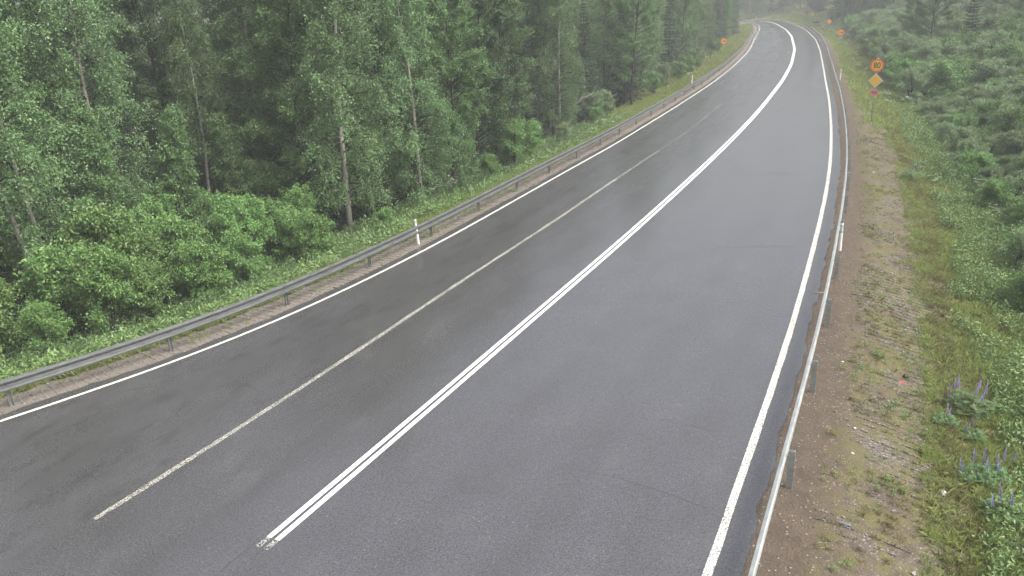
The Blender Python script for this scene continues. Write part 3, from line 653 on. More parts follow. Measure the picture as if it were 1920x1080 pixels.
def plant(key, P, sc, rz, label, group=None, tilt=(0, 0), sz=None):
    k = ''.join(c for c in key if c.isalpha()); k = 'birch' if k.startswith('birch') else k
    nm, cat = KIND[k]; x, y = P; tr, cr = PROTO[key]
    r = empty(nm, (x, y, gz(x, y)), rz, sc, label, cat, group); r.rotation_euler = (tilt[0], tilt[1], rz)
    if sz: r.scale = (sc * sz[0], sc * sz[0], sc * sz[1])
    link('stem' if k in ('bush', 'willow', 'thicket') else 'trunk', tr, r); link('foliage' if k in ('bush', 'willow', 'thicket') else 'crown', cr, r)
    PLANTED.append((x, y, sc)); return r
# ------------------------------------------------------------------ trees and bushes: the ones that stand out
FR = 'trees at the front of the left forest'
plant('birchtwin', (-16.9, 27.4), 1.0, .9, 'tall twin-stemmed birch with a pale airy crown at the far left of the forest', FR, (0, rad(-7)))
plant('birchslim', (-14.88, 38.58), .95, 1.7, 'thin birch with bare pale lower trunk rising behind the roadside bushes', FR, (0, rad(-3)))
plant('birchslim', (-15.2, 43.3), 1.05, 3.9, 'thinnest birch trunk, leaning slightly, just right of the bare-trunked birch', FR, (0, rad(-5)))
plant('birchtwin', (-13.1, 41.4), 1.08, 2.7, 'birch with two close parallel pale stems in the middle of the left forest', FR, (0, rad(-1)))
plant('birch1', (-7.35, 35.2), 1.0, .4, 'big lush birch with bare pale lower trunk standing nearest the left guard rail', FR)
plant('alder0', (-9.6, 37.6), 1.0, 2.0, 'light green broad tree whose crown merges with the left side of the big lush birch', FR)
plant('birch0', (-4.4, 39.5), .92, 4.1, 'birch with hanging twigs right behind the big lush birch, above the leaning marker post', FR)
plant('alder1', (-2.9, 41.6), .82, 1.2, 'round leafy tree with low branches beyond the leaning marker post', FR)
plant('dark0', (-1.6, 46.5), .95, .3, 'dark green broad tree with shadowy gaps in the middle of the roadside row', FR)
plant('alder2', (0.4, 50.8), .85, 5.0, 'leafy tree with layered branches beside the row of spruces', FR)
plant('spruce0', (1.6, 55.0), .8, .7, 'spruce with drooping dark branches left of the dead bleached branch', FR)
plant('dark0', (3.9, 62.0), .9, 2.9, 'dark broad tree right behind the dead bleached branch', FR)
plant('spruce1', (7.2, 68.5), .75, 3.3, 'spruce with dark lower gaps beyond the dead bleached branch', FR)
plant('birchslim', (12.5, 82.3), 1.0, .2, 'slender birch with white trunk showing at the foot of the hazy trees', FR)
plant('birchslim', (15.4, 90.9), 1.0, 2.2, 'white-trunked slender birch farthest along the left forest edge', FR)
plant('spruce0', (-20.5, 38.5), 1.1, 2.2, 'dark spruce filling the shadowy hollow behind the twin-stemmed birch', FR)
plant('dark0', (-17.4, 41.5), 1.05, 4.2, 'dark-leaved tree above the shadowy hollow in the left forest', FR)
plant('sapling', (-14.3, 33.6), 1.0, 3.0, 'young light green tree in front of the bare-trunked thin birch', FR)
plant('sapling', (-12.2, 36.2), .9, .8, 'young tree with narrow crown left of the big lush birch', FR)
plant('sapling', (-17.0, 32.2), 1.05, 5.3, 'young tree with pointed top below the shadowy hollow', FR)
plant('sapling', (-19.5, 30.6), .95, 1.3, 'young bushy tree under the crown of the twin-stemmed birch', FR)
for (x_, y_, s_, k_, lab_) in [(-25.5, 47.5, 1.1, 'dark0', 'tall dark tree just behind the shadowy hollow, left of the dark-leaved tree'), (-31.5, 55.0, 1.2, 'alder2', 'tall tree deep behind the shadowy hollow'), (-23.8, 52.5, 1.2, 'dark0', 'tall dark tree far behind the dark-leaved tree'), (-36.0, 58.0, 1.25, 'alder1', 'tall tree at the very back of the near left forest, toward the picture edge'), (-29.0, 62.0, 1.25, 'dark0', 'tallest dark tree at the back of the near left forest')]:
    plant(k_, (x_, y_), s_, x_ % 6.28, lab_, 'tall trees at the back of the near left forest')
BF = 'bushes behind the left guard rail'
for (x, y, s, k, lab) in [
    (-15.6, 20.9, .72, 'bush0', 'low bright green bush in the lower left corner behind the guard rail'),
    (-14.3, 22.3, .66, 'bush1', 'low rounded bush just right of the corner bush behind the guard rail'),
    (-13.4, 24.5, .98, 'bush2', 'tall bright green bush closest to the near end of the left guard rail'),
    (-12.5, 25.5, .80, 'bush0', 'bush with dense pale green leaves touching the tall bright bush'),
    (-11.9, 27.6, .72, 'bush1', 'lower bush in the dip between the tall bright bush and the broad bush group'),
    (-10.3, 30.4, .92, 'bush2', 'broad green bush left of the big birch trunk'),
    (-9.0, 31.3, .85, 'bush0', 'round green bush nearest the big birch trunk'),
    (-11.4, 31.6, 1.05, 'bush1', 'tall bush behind the broad green bush'),
    (-9.2, 33.6, .9, 'bush2', 'bush in the shade at the left foot of the big birch'),
    (-12.9, 29.5, 1.1, 'bush0', 'tall dark-footed bush in front of the thin birches'),
    (-15.2, 25.0, 1.1, 'bush1', 'tall bush at the foot of the twin-stemmed birch'),
    (-17.5, 23.6, 1.1, 'bush2', 'tall leafy bush at the far left edge in front of the forest'),
    (-5.5, 33.8, .45, 'bush0', 'small low bush behind the leaning marker post'),
    (-0.9, 42.9, .55, 'bush1', 'small bush under the round leafy tree at the grass edge'),
    (8.6, 67.2, .72, 'willow0', 'grey-green bush right of the dead bleached branch'),
    (7.4, 64.6, .72, 'willow1', 'grey-green bush in front of the dead bleached branch')]:
    plant(k, (x, y), s, (x * 7.3 + y) % 6.28, lab, BF)

# ------------------------------------------------------------------ trees and bushes: the rest of each stand
rngp = np.random.default_rng(5)
def in_view(x, y, z, h, m=180):
    q = px(x, y, z); w = px(x, y, z + h)
    return q[2] > 6 and -m < q[0] < 1920 + m and w[1] < 1080 + 60 and q[1] > -60
def fill(cands, space, test):
    """dart throwing against what already stands"""
    P = np.asarray(cands); dl, dr = edges(P); Z = ground(P)
    for (x, y), a, b, z in zip(P, dl, dr, Z):
        sp = test(x, y, a, b, z)
        if not sp: continue
        key, s, lab, grp, d = sp
        if any((x - u) ** 2 + (y - v) ** 2 < d * d for u, v, _ in PLANTED): continue
        plant(key, (x, y), s, rngp.uniform(0, 6.28), lab, grp, (rngp.normal() * .03, rngp.normal() * .03))
def pick(tab):
    ks = list(tab); w = np.array([tab[k] for k in ks]); k = ks[int(rngp.choice(len(ks), p=w / w.sum()))]
    return {'birch': ['birch0', 'birch1', 'birch2'], 'alder': ['alder0', 'alder1', 'alder2'], 'spruce': ['spruce0', 'spruce1'], 'bush': ['bush0', 'bush1', 'bush2'], 'willow': ['willow0', 'willow1', 'willow2'], 'dark': ['dark0'], 'thicket': ['thicket0', 'thicket1', 'thicket2']}.get(k, [k])[int(rngp.integers(0, {'birch': 3, 'alder': 3, 'spruce': 2, 'bush': 3, 'willow': 3, 'thicket': 3}.get(k, 1)))]
LAB = {'birch': 'birch', 'birchslim': 'slender birch', 'alder': 'leafy green tree', 'dark': 'dark-leaved tree', 'sapling': 'young tree', 'spruce': 'dark spruce', 'pine': 'tall bare-trunked pine', 'bush': 'leafy bush', 'willow': 'grey-green bush', 'thicket': 'low scrubby bush'}
def kindname(k): return LAB[''.join(c for c in k if c.isalpha())]
def left_row(x, y, a, b, z):
    if a < 0 or b > 0 and b < a: return None
    if not in_view(x, y, z, 9): return None
    if y < 52:
        if not 6.5 < a < 48: return None
        k = pick(dict(birch=.40, birchslim=.05, alder=.30, dark=.21, spruce=.04)) if a > 9 else pick(dict(sapling=.6, alder=.2, birch=.2))
        return k, rngp.uniform(.8, 1.1), kindname(k) + ' inside the near left forest, behind its front row', kindname(k) + ' trees filling the near left forest', 2.7 if a < 17 else 3.6
    if y < 88:
        if not 4.8 < a < 30: return None
        k = pick(dict(alder=.36, dark=.3, spruce=.12, birch=.22))
        return k, rngp.uniform(.75, 1.0), kindname(k) + ' in the middle of the left forest, under thin haze', kindname(k) + ' trees of the middle left forest', 2.7 if a < 11 else 3.4
    if y < 250:
        lim = 6.0 if y < 125 else 4.2
        if not lim < a < 26: return None
        k = pick(dict(birch=.4, alder=.3, spruce=.2, sapling=.1)) if y < 118 else (pick(dict(pine=.7, spruce=.2, sapling=.1)) if y < 150 else pick(dict(spruce=.55, pine=.2, alder=.25)))
        return k, rngp.uniform(.8, 1.1), kindname(k) + (' in the hazy far part of the left forest, before the pines' if y < 118 else ' among the bare-trunked pines inside the far bend'), kindname(k) + (' trees of the far left forest' if y < 118 else ' trees inside the far bend'), 2.9 if a < 13 else 3.8
    return None
n_ = 8000
c1 = np.stack([rngp.uniform(-60, 12, n_), rngp.uniform(14, 90, n_)], 1); c2 = np.stack([rngp.uniform(-10, 70, 2600), rngp.uniform(85, 240, 2600)], 1)
fill(np.concatenate([c1, c2]), 0, left_row)
def left_bush(x, y, a, b, z):
    if a < 0 or not in_view(x, y, z, 3): return None
    if y < 50 and 3.4 < a < 12.5:
        if -9.3 < x < -3 and 30.5 < y < 40: return None
        k = pick(dict(bush=.9, sapling=.1)); return k, rngp.uniform(.5, 1.0) * (.5 if k == 'sapling' else 1) if a < 6 else rngp.uniform(.8, 1.45) * (.6 if k == 'sapling' else 1), ('young tree' if k == 'sapling' else 'leafy bush') + ' in the undergrowth between the left guard rail and the near forest', ('young trees' if k == 'sapling' else 'bushes') + ' in the near left undergrowth', 1.35
    if 50 <= y < 165 and 3.8 < a < 6.5:
        k = pick(dict(willow=.5, bush=.5)); return k, rngp.uniform(.45, .85), 'leafy bush along the grassy foot of the farther left forest', 'bushes along the farther left forest edge', 2.2
fill(np.stack([rngp.uniform(-26, 50, 3600), rngp.uniform(12, 165, 3600)], 1), 0, left_bush)

plant('birchslim', (49.0, 77.0), .9, 1.0, 'pale-trunked birch at the right edge of the picture above the thicket')
plant('spruce0', (45.5, 79.0), .7, 2.0, 'dark spruce left of the pale-trunked birch in the right background')
plant('alder0', (44.5, 84.0), .85, 2.0, 'tall light green tree standing out above the right thicket')
plant('alder2', (47.5, 93.0), .75, 4.0, 'mid green tree in the haze above the 80 sign thicket')
def right_row(x, y, a, b, z):
    if b < 0 or (a > 0 and a < b): return None
    if not in_view(x, y, z, 4): return None
    if 12 < y < 62 and 6.0 < b < 20:
        edge = b < 8.2
        k = pick(dict(thicket=1.0)) if edge or rngp.uniform() < .75 else pick(dict(willow=1)); s = rngp.uniform(.5, .85) if edge else rngp.uniform(.85, 1.2) * (.6 if k[0] == 'w' else 1)
        return k, s, 'low leafy bush in the dense thicket right of the gravel verge', 'bushes of the right thicket', 1.1 if edge else 1.3
    if 62 <= y < 145 and 5.5 < b < 34:
        if b < 17 or rngp.uniform() < .3:
            k = pick(dict(thicket=.8, willow=.2)); return k, rngp.uniform(1.0, 1.6) * (.7 if k[0] == 'w' else 1), 'hazy low bush on the slope behind the 80 sign', 'bushes on the slope behind the 80 sign', 1.75
        k = pick(dict(alder=.4, sapling=.35, birch=.15, spruce=.10)); return k, rngp.uniform(.55, .85), kindname(k) + ' on the hazy slope above the right thicket', kindname(k) + ' trees above the right thicket', 3.8
    return None
fill(np.stack([rngp.uniform(8, 100, 12000), 12 + 133 * rngp.uniform(0, 1, 12000) ** 1.3], 1), 0, right_row)
def bank_row(x, y, a, b, z):
    if b < 0 or (a > 0 and a < b): return None
    if not in_view(x, y, z, 8, 60): return None
    if y >= 145 and 7 < b < 60:
        if b < (12 if x > 78 else 8):
            if rngp.uniform() > .22: return None
            k = pick(dict(willow=1)); return k, rngp.uniform(.5, .9), 'small hazy bush on the grassy bank outside the far bend', 'bushes on the bank outside the far bend', 4.0
        k = pick(dict(spruce=.4, alder=.3, birch=.15, pine=.15)); return k, rngp.uniform(.8, 1.15), kindname(k) + ' faded by haze in the wood beyond the far bend', kindname(k) + ' trees beyond the far bend', 3.5 if b < 30 else 5.0
    return None
fill(np.stack([rngp.uniform(20, 150, 3500), rngp.uniform(145, 320, 3500)], 1), 0, bank_row)

# ------------------------------------------------------------------ dead branch, lupines, cow parsley
rl = np.random.default_rng(99)
b = MB(); P = [(0, 0, 0), (1.0, .3, .5), (2.1, .9, 1.15), (3.2, 1.3, 1.55)]; b.tube(P, [.07, .055, .035, .012], 7)
for j in range(16):
    c, d = interp_path(P, [rl.uniform(.3, 1)]); q = bend_path(rl, c[0], unit(d[0] + rl.normal(size=3) * .7), rl.uniform(.5, 1.3), 4, -.03, .16); b.tube(q, [.02, .014, .01, .007, .003], 4)
dead = link('dead_branch', b.mesh('dead_branch', [M['dead']], True)); dead.location = (4.2, 61.6, gz(4.2, 61.6) + 1.4); dead.rotation_euler = (0, 0, .15)
tag(dead, 'bleached dead branch with bare twigs sticking out of the left forest edge', 'branch')

def lup_leaf(rng, n, h, R):
    C = []; AX = []; Vs = []
    for _ in range(n):
        a = rng.uniform(0, 6.28); r = R * rng.uniform(.1, 1) ** .6; c = np.array((r * math.cos(a), r * math.sin(a), h * rng.uniform(.45, 1) * (1 - .35 * (r / R) ** 2)))
        k = 8; t = np.arange(k) * 6.283 / k + rng.uniform(0, 1); tilt = rng.normal(size=2) * .35
        ax = np.stack([np.cos(t), np.sin(t), tilt[0] * np.cos(t) + tilt[1] * np.sin(t) + .12], 1); ax = unit(ax); wd = unit(np.cross(ax, (0, 0, 1))); L = rng.uniform(.06, .095)
        Vs.append(np.stack([np.repeat(c[None], k, 0), c + ax*L*.6 + wd*.013, c + ax*L, c + ax*L*.6 - wd*.013], 1))
    return Vs
def lupine_meshes(seed, n_leaf, h, R):
    rng = np.random.default_rng(seed); Vs = lup_leaf(rng, n_leaf, h, R)
    return crown_mesh('leaves', Vs, rng.uniform(0, 1, sum(len(v) for v in Vs)), M['lupleaf'])
def spike_mesh(seed, mat, L=.34):
    rng = np.random.default_rng(seed); n = 130; t = np.sort(rng.uniform(0, 1, n)); a = np.arange(n) * 2.4; r = .030 * (1 - t ** 2.0 * .85)
    C = np.stack([r * .3 * np.cos(a), r * .3 * np.sin(a), .42 + t * L], 1); ax = unit(np.stack([np.cos(a), np.sin(a), .35 + .8 * t], 1)); wd = unit(np.cross(ax, (0, 0, 1)))
    l = (.034 * (1 - .55 * t))[:, None]; V = np.stack([C, C + ax*l*.5 + wd*l*.36, C + ax*l, C + ax*l*.5 - wd*l*.36], 1)
    st = np.array([[(-.005, 0, 0), (.005, 0, 0), (.003, 0, .44 + L * .6), (-.003, 0, .44 + L * .6)], [(0, -.005, 0), (0, .005, 0), (0, .003, .44 + L * .6), (0, -.003, .44 + L * .6)]])
    me = crown_mesh('flower_spike', [V, st], np.concatenate([.2 + .8 * t, [0, 0]]), mat); me.materials.append(M['lupleaf']); me.polygons[n].material_index = 1; me.polygons[n+1].material_index = 1; return me
SP = [spike_mesh(1, M['lupin']), spike_mesh(2, M['lupin'], .28), spike_mesh(3, M['lupinpink'], .36)]
LF = [lupine_meshes(1, 90, .45, .42), lupine_meshes(2, 60, .38, .34)]
LUP = [((10.25, 15.6), 0, 1.15, [(-.32, .16), (-.16, .28), (.0, .06), (.1, .2), (.34, .16), (-.05, .34), (.05, -.06)], 0, 'lupine clump with tall violet spikes and dark leaves, farthest up the verge'),
       ((9.35, 15.0), 1, .75, [(0, 0), (.05, .04)], 2, 'single pinkish lupine standing alone at the gravel edge'),
       ((9.75, 14.6), 1, .75, [(-.2, 0), (.2, .1)], 1, 'pale lupine with two thin spikes below the violet clump'),
       ((8.95, 13.05), 1, 1.0, [(-.3, 0), (0, .1), (.05, -.02), (.2, 0), (.36, -.05), (.5, .1)], 0, 'lupine clump with a row of blue spikes in the middle of the lower verge'),
       ((9.35, 13.2), 1, .95, [(.1, .1), (.35, .1)], 1, 'lupine with two blue spikes at the picture edge beside the blue row'),
       ((8.85, 12.0), 0, .95, [(-.1, .1), (.1, .2), (.05, -.15), (-.25, -.05)], 0, 'lupine clump with short blue spikes low in the right corner greenery'),
       ((8.6, 11.05), 1, .9, [(.12, 0), (.2, .2)], 1, 'lupine with blue spike in the bottom right corner'),
       ((19.6, 37.2), 0, 1.2, [(-.2, .1), (.1, 0), (.3, .2), (0, .3)], 0, 'distant lupine clump, a bluish patch halfway up the right verge')]
for (P, lf, s, spk, sk, lab) in LUP:
    r = empty('lupine', (P[0], P[1], gz(*P)), 0, s, lab, 'flower', 'lupines on the right verge'); link('leaves', LF[lf], r)
    for j, (dx, dy) in enumerate(spk):
        o = link('flower_spike', SP[sk if j % 4 != 3 else (1 if sk != 2 else 2)], r); o.scale = (.85, .85, .8 + .07 * ((j * 5) % 4)); o.location = (dx, dy, .04 * (j % 3)); o.rotation_euler = (rl.normal() * .11, rl.normal() * .11, j)
def parsley():
    rng = np.random.default_rng(8); st = MB(); Vs = []
    st.tube([(0, 0, 0), (.01, 0, .75)], [.006, .004], 4)
    for j in range(7):
        a = j * 2.4; h = .75 + rng.uniform(0, .28); c = np.array((.16 * math.cos(a) * (j > 0), .16 * math.sin(a) * (j > 0), h)); st.tube([(0, 0, .5 + .03 * j), tuple(c)], [.004, .002], 3)
        k = 26; rr = .075 * np.sqrt(rng.uniform(0, 1, k)); t = rng.uniform(0, 6.28, k); C = np.stack([c[0] + rr * np.cos(t), c[1] + rr * np.sin(t), c[2] + .02 - rr * .2], 1)
        Vs.append(leaves(rng, C, .022, .9, (0, 0, 0), (0, 0, 2.5), 1.0))
    n = sum(len(v) for v in Vs)
    return st.mesh('stalk', [M['herb']]), crown_mesh('blossom', Vs, rng.uniform(0, 1, n), M['umbel'])
PS, PU = parsley()
def cow(P, s, lab, grp):
    r = empty('cow_parsley', (P[0], P[1], gz(*P)), rl.uniform(0, 6), s, lab, 'flower', grp); link('stalk', PS, r); link('blossom', PU, r)
for P in [(-10.1, 33.6), (-9.9, 33.3), (-10.4, 33.9)]: cow(P, 1.2, 'white-flowered cow parsley in front of the broad green bush', 'cow parsley by the broad bush')
for P in [(-10.9, 28.2), (-10.6, 28.5), (-11.1, 28.0), (-10.7, 28.0)]: cow(P, 1.1, 'white-flowered cow parsley just behind the near left guard rail', 'cow parsley behind the near rail')
for P in [(-3.2, 40.1), (-2.8, 40.9), (-3.6, 39.4), (-2.5, 41.6), (-3.0, 40.6)]: cow(P, 1.3, 'cream-flowered cow parsley beyond the leaning marker post', 'cow parsley beyond the leaning post')
for j in range(46):
    y = rl.uniform(58, 170); i = int(np.argmin(np.abs(RX[:260, 1] - y))); nn = normals(RX)[i]; d = rl.uniform(2.2, 6.0) if y < 110 else rl.uniform(1.8, 5)
    P = RX[i] + nn * d; cow(tuple(P), rl.uniform(1.1, 1.6), 'white-flowered cow parsley in the bright grass strip beyond the 80 sign', 'cow parsley beyond the 80 sign')
for j in range(9):
    P = (rl.uniform(19.2, 22.2), rl.uniform(31, 36)); cow(P, rl.uniform(.8, 1.1), 'white-flowered cow parsley at the foot of the right thicket', 'cow parsley by the right thicket')

# ------------------------------------------------------------------ litter
def lump(name, P, dims, mat, label, cat, seed=0, dz=0.0):
    rng = np.random.default_rng(seed); bm = bmesh.new(); bmesh.ops.create_icosphere(bm, subdivisions=2, radius=.5)
    for v in bm.verts: v.co = Vector((v.co.x * dims[0], v.co.y * dims[1], v.co.z * dims[2])) * float(rng.uniform(.7, 1.25))
    me = bpy.data.meshes.new(name); bm.to_mesh(me); bm.free(); me.materials.append(M[mat]); o = link(name, me); o.location = (P[0], P[1], gz(*P) + dims[2] * .25 + dz); o.rotation_euler = (0, 0, rng.uniform(0, 6)); return tag(o, label, cat)
lump('litter_scrap', (9.21, 16.72), (.15, .07, .04), 'litter', 'crumpled red scrap of litter on the right gravel verge', 'litter', 1)
lump('litter_scrap', (9.44, 16.98), (.16, .12, .10), 'soot', 'black lump beside the red scrap on the verge', 'litter', 2)
lump('litter_scrap', (5.57, 11.30), (.10, .26, .04), 'slate', 'grey flattened strip of litter on the dirt near the bottom edge', 'litter', 3)
b = MB(); b.tube([(0, 0, .012), (.16, -.06, .02), (.34, -.09, .014)], [.012, .010, .007], 6); o = link('twig', b.mesh('twig', [M['straw']])); o.location = (9.0, 21.9, .0); tag(o, 'short pale stick lying across the ragged right asphalt edge', 'stick')
for j, (P, s, lab) in enumerate([((7.05, 14.35), .05, 'small white stone alone on the dirt, nearer the top post'), ((6.62, 13.45), .05, 'white stone on the dirt just above the lowest visible post'), ((8.05, 17.4), .05, 'white stone on bare dirt beside the green weed tuft'),
        ((17.9, 46.6 - 9), .09, 'pale stone low on the verge below the sign post'), ((8.0, 12.55), .13, 'largest pale stone on the lower gravel bank beside the lupines'), ((7.2, 10.75), .11, 'pale flat stone near the bottom edge of the gravel bank')]):
    lump('stone', P, (s * 1.3, s, s * .7), 'pale', lab, 'stone', 20 + j)

# ------------------------------------------------------------------ ground cover nobody could count
def scatter(name, mats, protos, P, S_, seed, label=None, fm=None, squash=None):
    """one mesh of many turned and scaled copies of small leaf clusters"""
    rng = np.random.default_rng(seed); P = np.asarray(P); Z = ground(P); a = rng.uniform(0, 6.28, len(P)); w = rng.integers(0, len(protos), len(P)); Vs = []; T = []
    patch = .5 + .5 * vnoise(P[:, 0] * .55, P[:, 1] * .55, seed)
    for k, pr in enumerate(protos):
        m = np.where(w == k)[0]; ca, sa = np.cos(a[m])[:, None, None], np.sin(a[m])[:, None, None]; s = np.asarray(S_)[m][:, None, None]
        X = (pr[None, ..., 0] * ca - pr[None, ..., 1] * sa) * s + P[m, 0][:, None, None]; Y = (pr[None, ..., 0] * sa + pr[None, ..., 1] * ca) * s + P[m, 1][:, None, None]; Zz = pr[None, ..., 2] * s + Z[m][:, None, None]
        Vs.append(np.stack([X, Y, Zz], -1).reshape(-1, 4, 3)); T.append((patch[m][:, None] * .5 + rng.uniform(0, .5, (len(m), len(pr)))).ravel())
    me = crown_mesh(name, Vs, np.concatenate(T), mats); return tag(link(name, me), label, None, None, 'stuff')
def tuft(seed, n, h, w, spread, lean):
    rng = np.random.default_rng(seed); C = np.zeros((n, 3)); r = spread * np.sqrt(rng.uniform(0, 1, n)); t = rng.uniform(0, 6.28, n); C[:, 0] = r * np.cos(t); C[:, 1] = r * np.sin(t)
    ax = unit(np.stack([rng.normal(size=n) * lean, rng.normal(size=n) * lean, np.ones(n)], 1)); L = (h * rng.uniform(.5, 1.15, n))[:, None]; wd = unit(np.stack([rng.normal(size=n), rng.normal(size=n), np.zeros(n)], 1)) * w
    tip = C + ax * L + np.stack([ax[:, 0], ax[:, 1], np.full(n, -.25)], 1) * L * .35
    return np.stack([C - wd * .5, C + wd * .5, C + ax * L * .62 + wd * .4, tip], 1)
def clump(seed, n, h, R, ls):
    rng = np.random.default_rng(seed); t = rng.uniform(0, 6.28, n); r = R * np.sqrt(rng.uniform(0, 1, n)); z = h * rng.uniform(.15, 1, n) * (1 - .3 * (r / R) ** 2)
    C = np.stack([r * np.cos(t), r * np.sin(t), z], 1); return leaves(rng, C, ls, .45, (0, 0, .1), (0, 0, 1.0), 1.0)
rg = np.random.default_rng(77)
def along(line, n, y0, y1, d0, d1, side, pw=1.0, dpow=1.0):
    """n random points beside an asphalt edge line: y within y0..y1 (denser near), d metres outside"""
    L_ = resample(line, .25); nn = normals(L_); ok = np.where((L_[:, 1] > y0) & (L_[:, 1] < y1) & (np.arange(len(L_)) < np.argmax(L_[:, 1])))[0]
    i = ok[(len(ok) * rg.uniform(0, 1, n) ** pw).astype(int)]; d = d0 + (d1 - d0) * rg.uniform(0, 1, n) ** dpow
    P = L_[i] + nn[i] * (side * d)[:, None]; dl, dr = edges(P); o = dl if side < 0 else dr
    return P[(o > d0 * .8)]
G1 = [tuft(k, 16, .40, .016, .14, .35) for k in range(4)]; G2 = [tuft(10 + k, 14, .16, .012, .10, .6) for k in range(3)]; HC = [clump(20 + k, 46, .50, .24, .105) for k in range(4)]; HW = [clump(30 + k, 30, .20, .14, .07) for k in range(3)]
FG = [tuft(40 + k, 14, .55, .05, .35, .4) for k in range(3)]
P = along(RX, 9000, 8, 75, 2.9, 9.5, 1, 1.4); k = vnoise(P[:, 0] * .5, P[:, 1] * .5, 4); e = edges(P)[1]; m = e > 3.7 + .7 * k; P = P[m]; scatter('grass', M['grass'], G1, P, rg.uniform(.5, 1.15, len(P)) * np.clip(.35 + (e[m] - 3.2) / 2.2, .4, 1), 1)
P = along(RX, 12000, 8, 75, 3.3, 12, 1, 1.35); k = vnoise(P[:, 0] * .45, P[:, 1] * .45, 9); e = edges(P)[1]; P = P[(k > -.7) & (e > 4.0 + .6 * k)]; scatter('undergrowth', M['herb'], HC, P, rg.uniform(.5, 1.15, len(P)), 2)
P = along(RX, 4200, 8, 60, 3.0, 5.5, 1, 1.3); scatter('dry_grass', M['dry'], G2, P, rg.uniform(.6, 1.5, len(P)), 3)
P = along(RX, 5200, 8, 60, 2.7, 5.2, 1, 1.3); k = vnoise(P[:, 0] * .8, P[:, 1] * .8, 31); P = P[k > -.35]; scatter('grass', M['grass'], G2, P, rg.uniform(.6, 1.6, len(P)), 33)
P = along(RX, 2600, 8, 60, 1.1, 3.4, 1, 1.3); k = vnoise(P[:, 0] * .9, P[:, 1] * .9, 14); P = P[k > .02]; scatter('dry_grass', M['dry'], G2, P, rg.uniform(.35, .8, len(P)), 4)
P = along(RX, 700, 8, 40, 1.2, 3.4, 1, 1.2); k = vnoise(P[:, 0] * 1.3, P[:, 1] * 1.3, 15); P = P[k > .35]; scatter('weeds', M['herb'], HW, P, rg.uniform(.4, .9, len(P)), 5)
P = along(LX, 9500, 13, 80, 1.25, 6.0, -1, 1.3, 1.2); scatter('grass', M['grass'], G1, P, rg.uniform(.5, 1.1, len(P)), 6)
P = along(LX, 4600, 14, 60, 2.1, 7.0, -1, 1.2); k = vnoise(P[:, 0] * .5, P[:, 1] * .5, 18); P = P[k > -.5]; scatter('undergrowth', M['herb'], HC, P, rg.uniform(.5, 1.5, len(P)), 7)
P = along(LX, 420, 13, 45, .4, 1.3, -1, 1.2); k = vnoise(P[:, 0] * 1.1, P[:, 1] * 1.1, 19); P = P[k > .25]; scatter('weeds', M['grass'], G2 + HW, P, rg.uniform(.4, .9, len(P)), 8)
P = along(LX, 5200, 72, 200, 1.2, 7.5, -1, 1.2); scatter('grass', M['grass'], FG, P, rg.uniform(.5, 1.1, len(P)), 9)
P = along(RX, 9000, 58, 235, 1.6, 16, 1, 1.2); scatter('grass', M['grass'], FG, P, rg.uniform(.5, 1.2, len(P)), 10)
P = along(LX, 2600, 14, 60, 7, 20, -1, 1.1); scatter('undergrowth', M['lupleaf'], HC, P, rg.uniform(.4, .9, len(P)), 11)
HT = [clump(60 + k, 70, 1.0, .26, .12) for k in range(3)]
P = along(RX, 2600, 9, 75, 4.8, 10.5, 1, 1.3); k = vnoise(P[:, 0] * .6, P[:, 1] * .6, 61); P = P[k > -.1]; scatter('undergrowth', M['herb'], HT, P, rg.uniform(.55, 1.1, len(P)), 61)
P = along(LX, 900, 14, 60, 3.0, 6.5, -1, 1.2); scatter('undergrowth', M['lupleaf'], HT, P, rg.uniform(.5, .95, len(P)), 62)
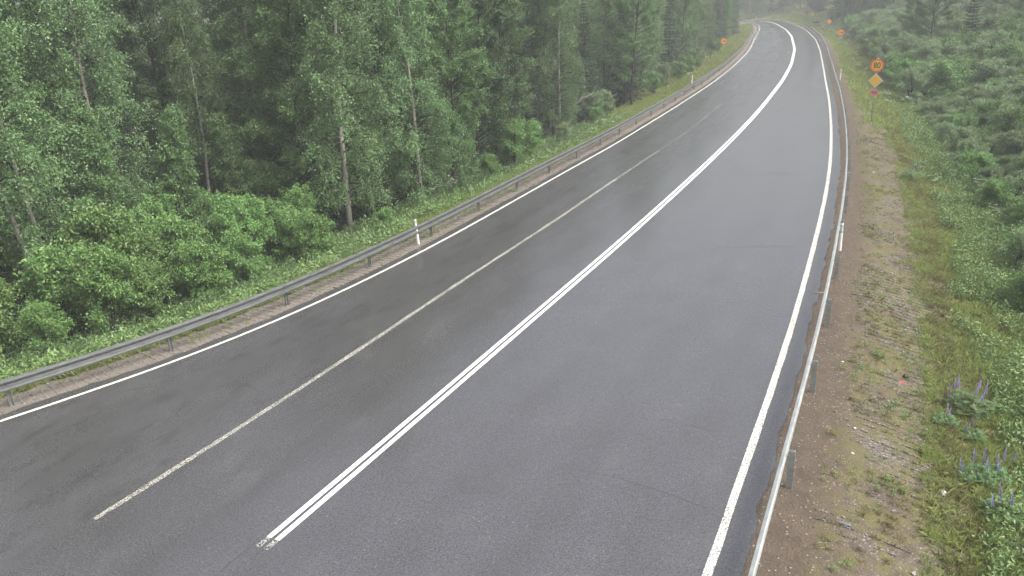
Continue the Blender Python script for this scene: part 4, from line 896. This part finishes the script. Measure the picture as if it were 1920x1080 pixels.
P = np.array((24.5, 52.6)) + rg.normal(size=(90, 2)) * (1.0, 1.6); P = P[edges(P)[1] > 1.5]; scatter('grass', M['grass'], G1, P, rg.uniform(.7, 1.4, len(P)), 63)
P = along(RX, 1500, 8, 60, .9, 3.3, 1, 1.3); k = vnoise(P[:, 0] * 1.1, P[:, 1] * 1.1, 64); P = P[k > .12]; scatter('weeds', M['grass'], HW + G2, P, rg.uniform(.35, .85, len(P)), 64)
# loose stones
sr = np.random.default_rng(55); CUBE = np.array([(x, y, z) for x in (-1, 1) for y in (-1, 1) for z in (-1, 1)], float); CF = np.array([(0,1,3,2),(4,6,7,5),(0,4,5,1),(2,3,7,6),(0,2,6,4),(1,5,7,3)])
def stones(name, P, s):
    n = len(P); V = CUBE[None] * s[:, None, None] * sr.uniform(.6, 1.0, (n, 1, 3)) * sr.uniform(.45, 1.15, (n, 8, 3)); a = sr.uniform(0, 6.28, n); c, d = np.cos(a)[:, None], np.sin(a)[:, None]
    X = V[..., 0] * c - V[..., 1] * d + P[:, 0][:, None]; Y = V[..., 0] * d + V[..., 1] * c + P[:, 1][:, None]; Z = V[..., 2] * .9 + ground(P)[:, None] + s[:, None] * .15
    F = (np.arange(n)[:, None, None] * 8 + CF[None]).reshape(-1, 4); tag(link(name, mesh_np(name, np.stack([X, Y, Z], -1).reshape(-1, 3), F, [M['stone']], tint=np.repeat(sr.uniform(0, 1, n) ** 1.6, 6))), kind='stuff')
P = along(RX, 24000, 8, 48, .9, 3.9, 1, 1.35); k = vnoise(P[:, 0] * .8, P[:, 1] * .8, 23) + .5 * vnoise(P[:, 0] * 2.2, P[:, 1] * 2.2, 24); e = edges(P)[1]; w = np.clip(1 - np.abs(e - 2.5) / 1.3, 0, 1)
P = P[k + w * 1.1 > .52 + .35 * sr.uniform(-1, 1, len(P))]; stones('gravel', P, sr.uniform(.009, .026, len(P)) * (1 + .8 * (sr.uniform(0, 1, len(P)) > .95)))
P = along(LX, 13000, 13, 52, .05, 1.5, -1, 1.25); stones('gravel', P, sr.uniform(.010, .026, len(P)))
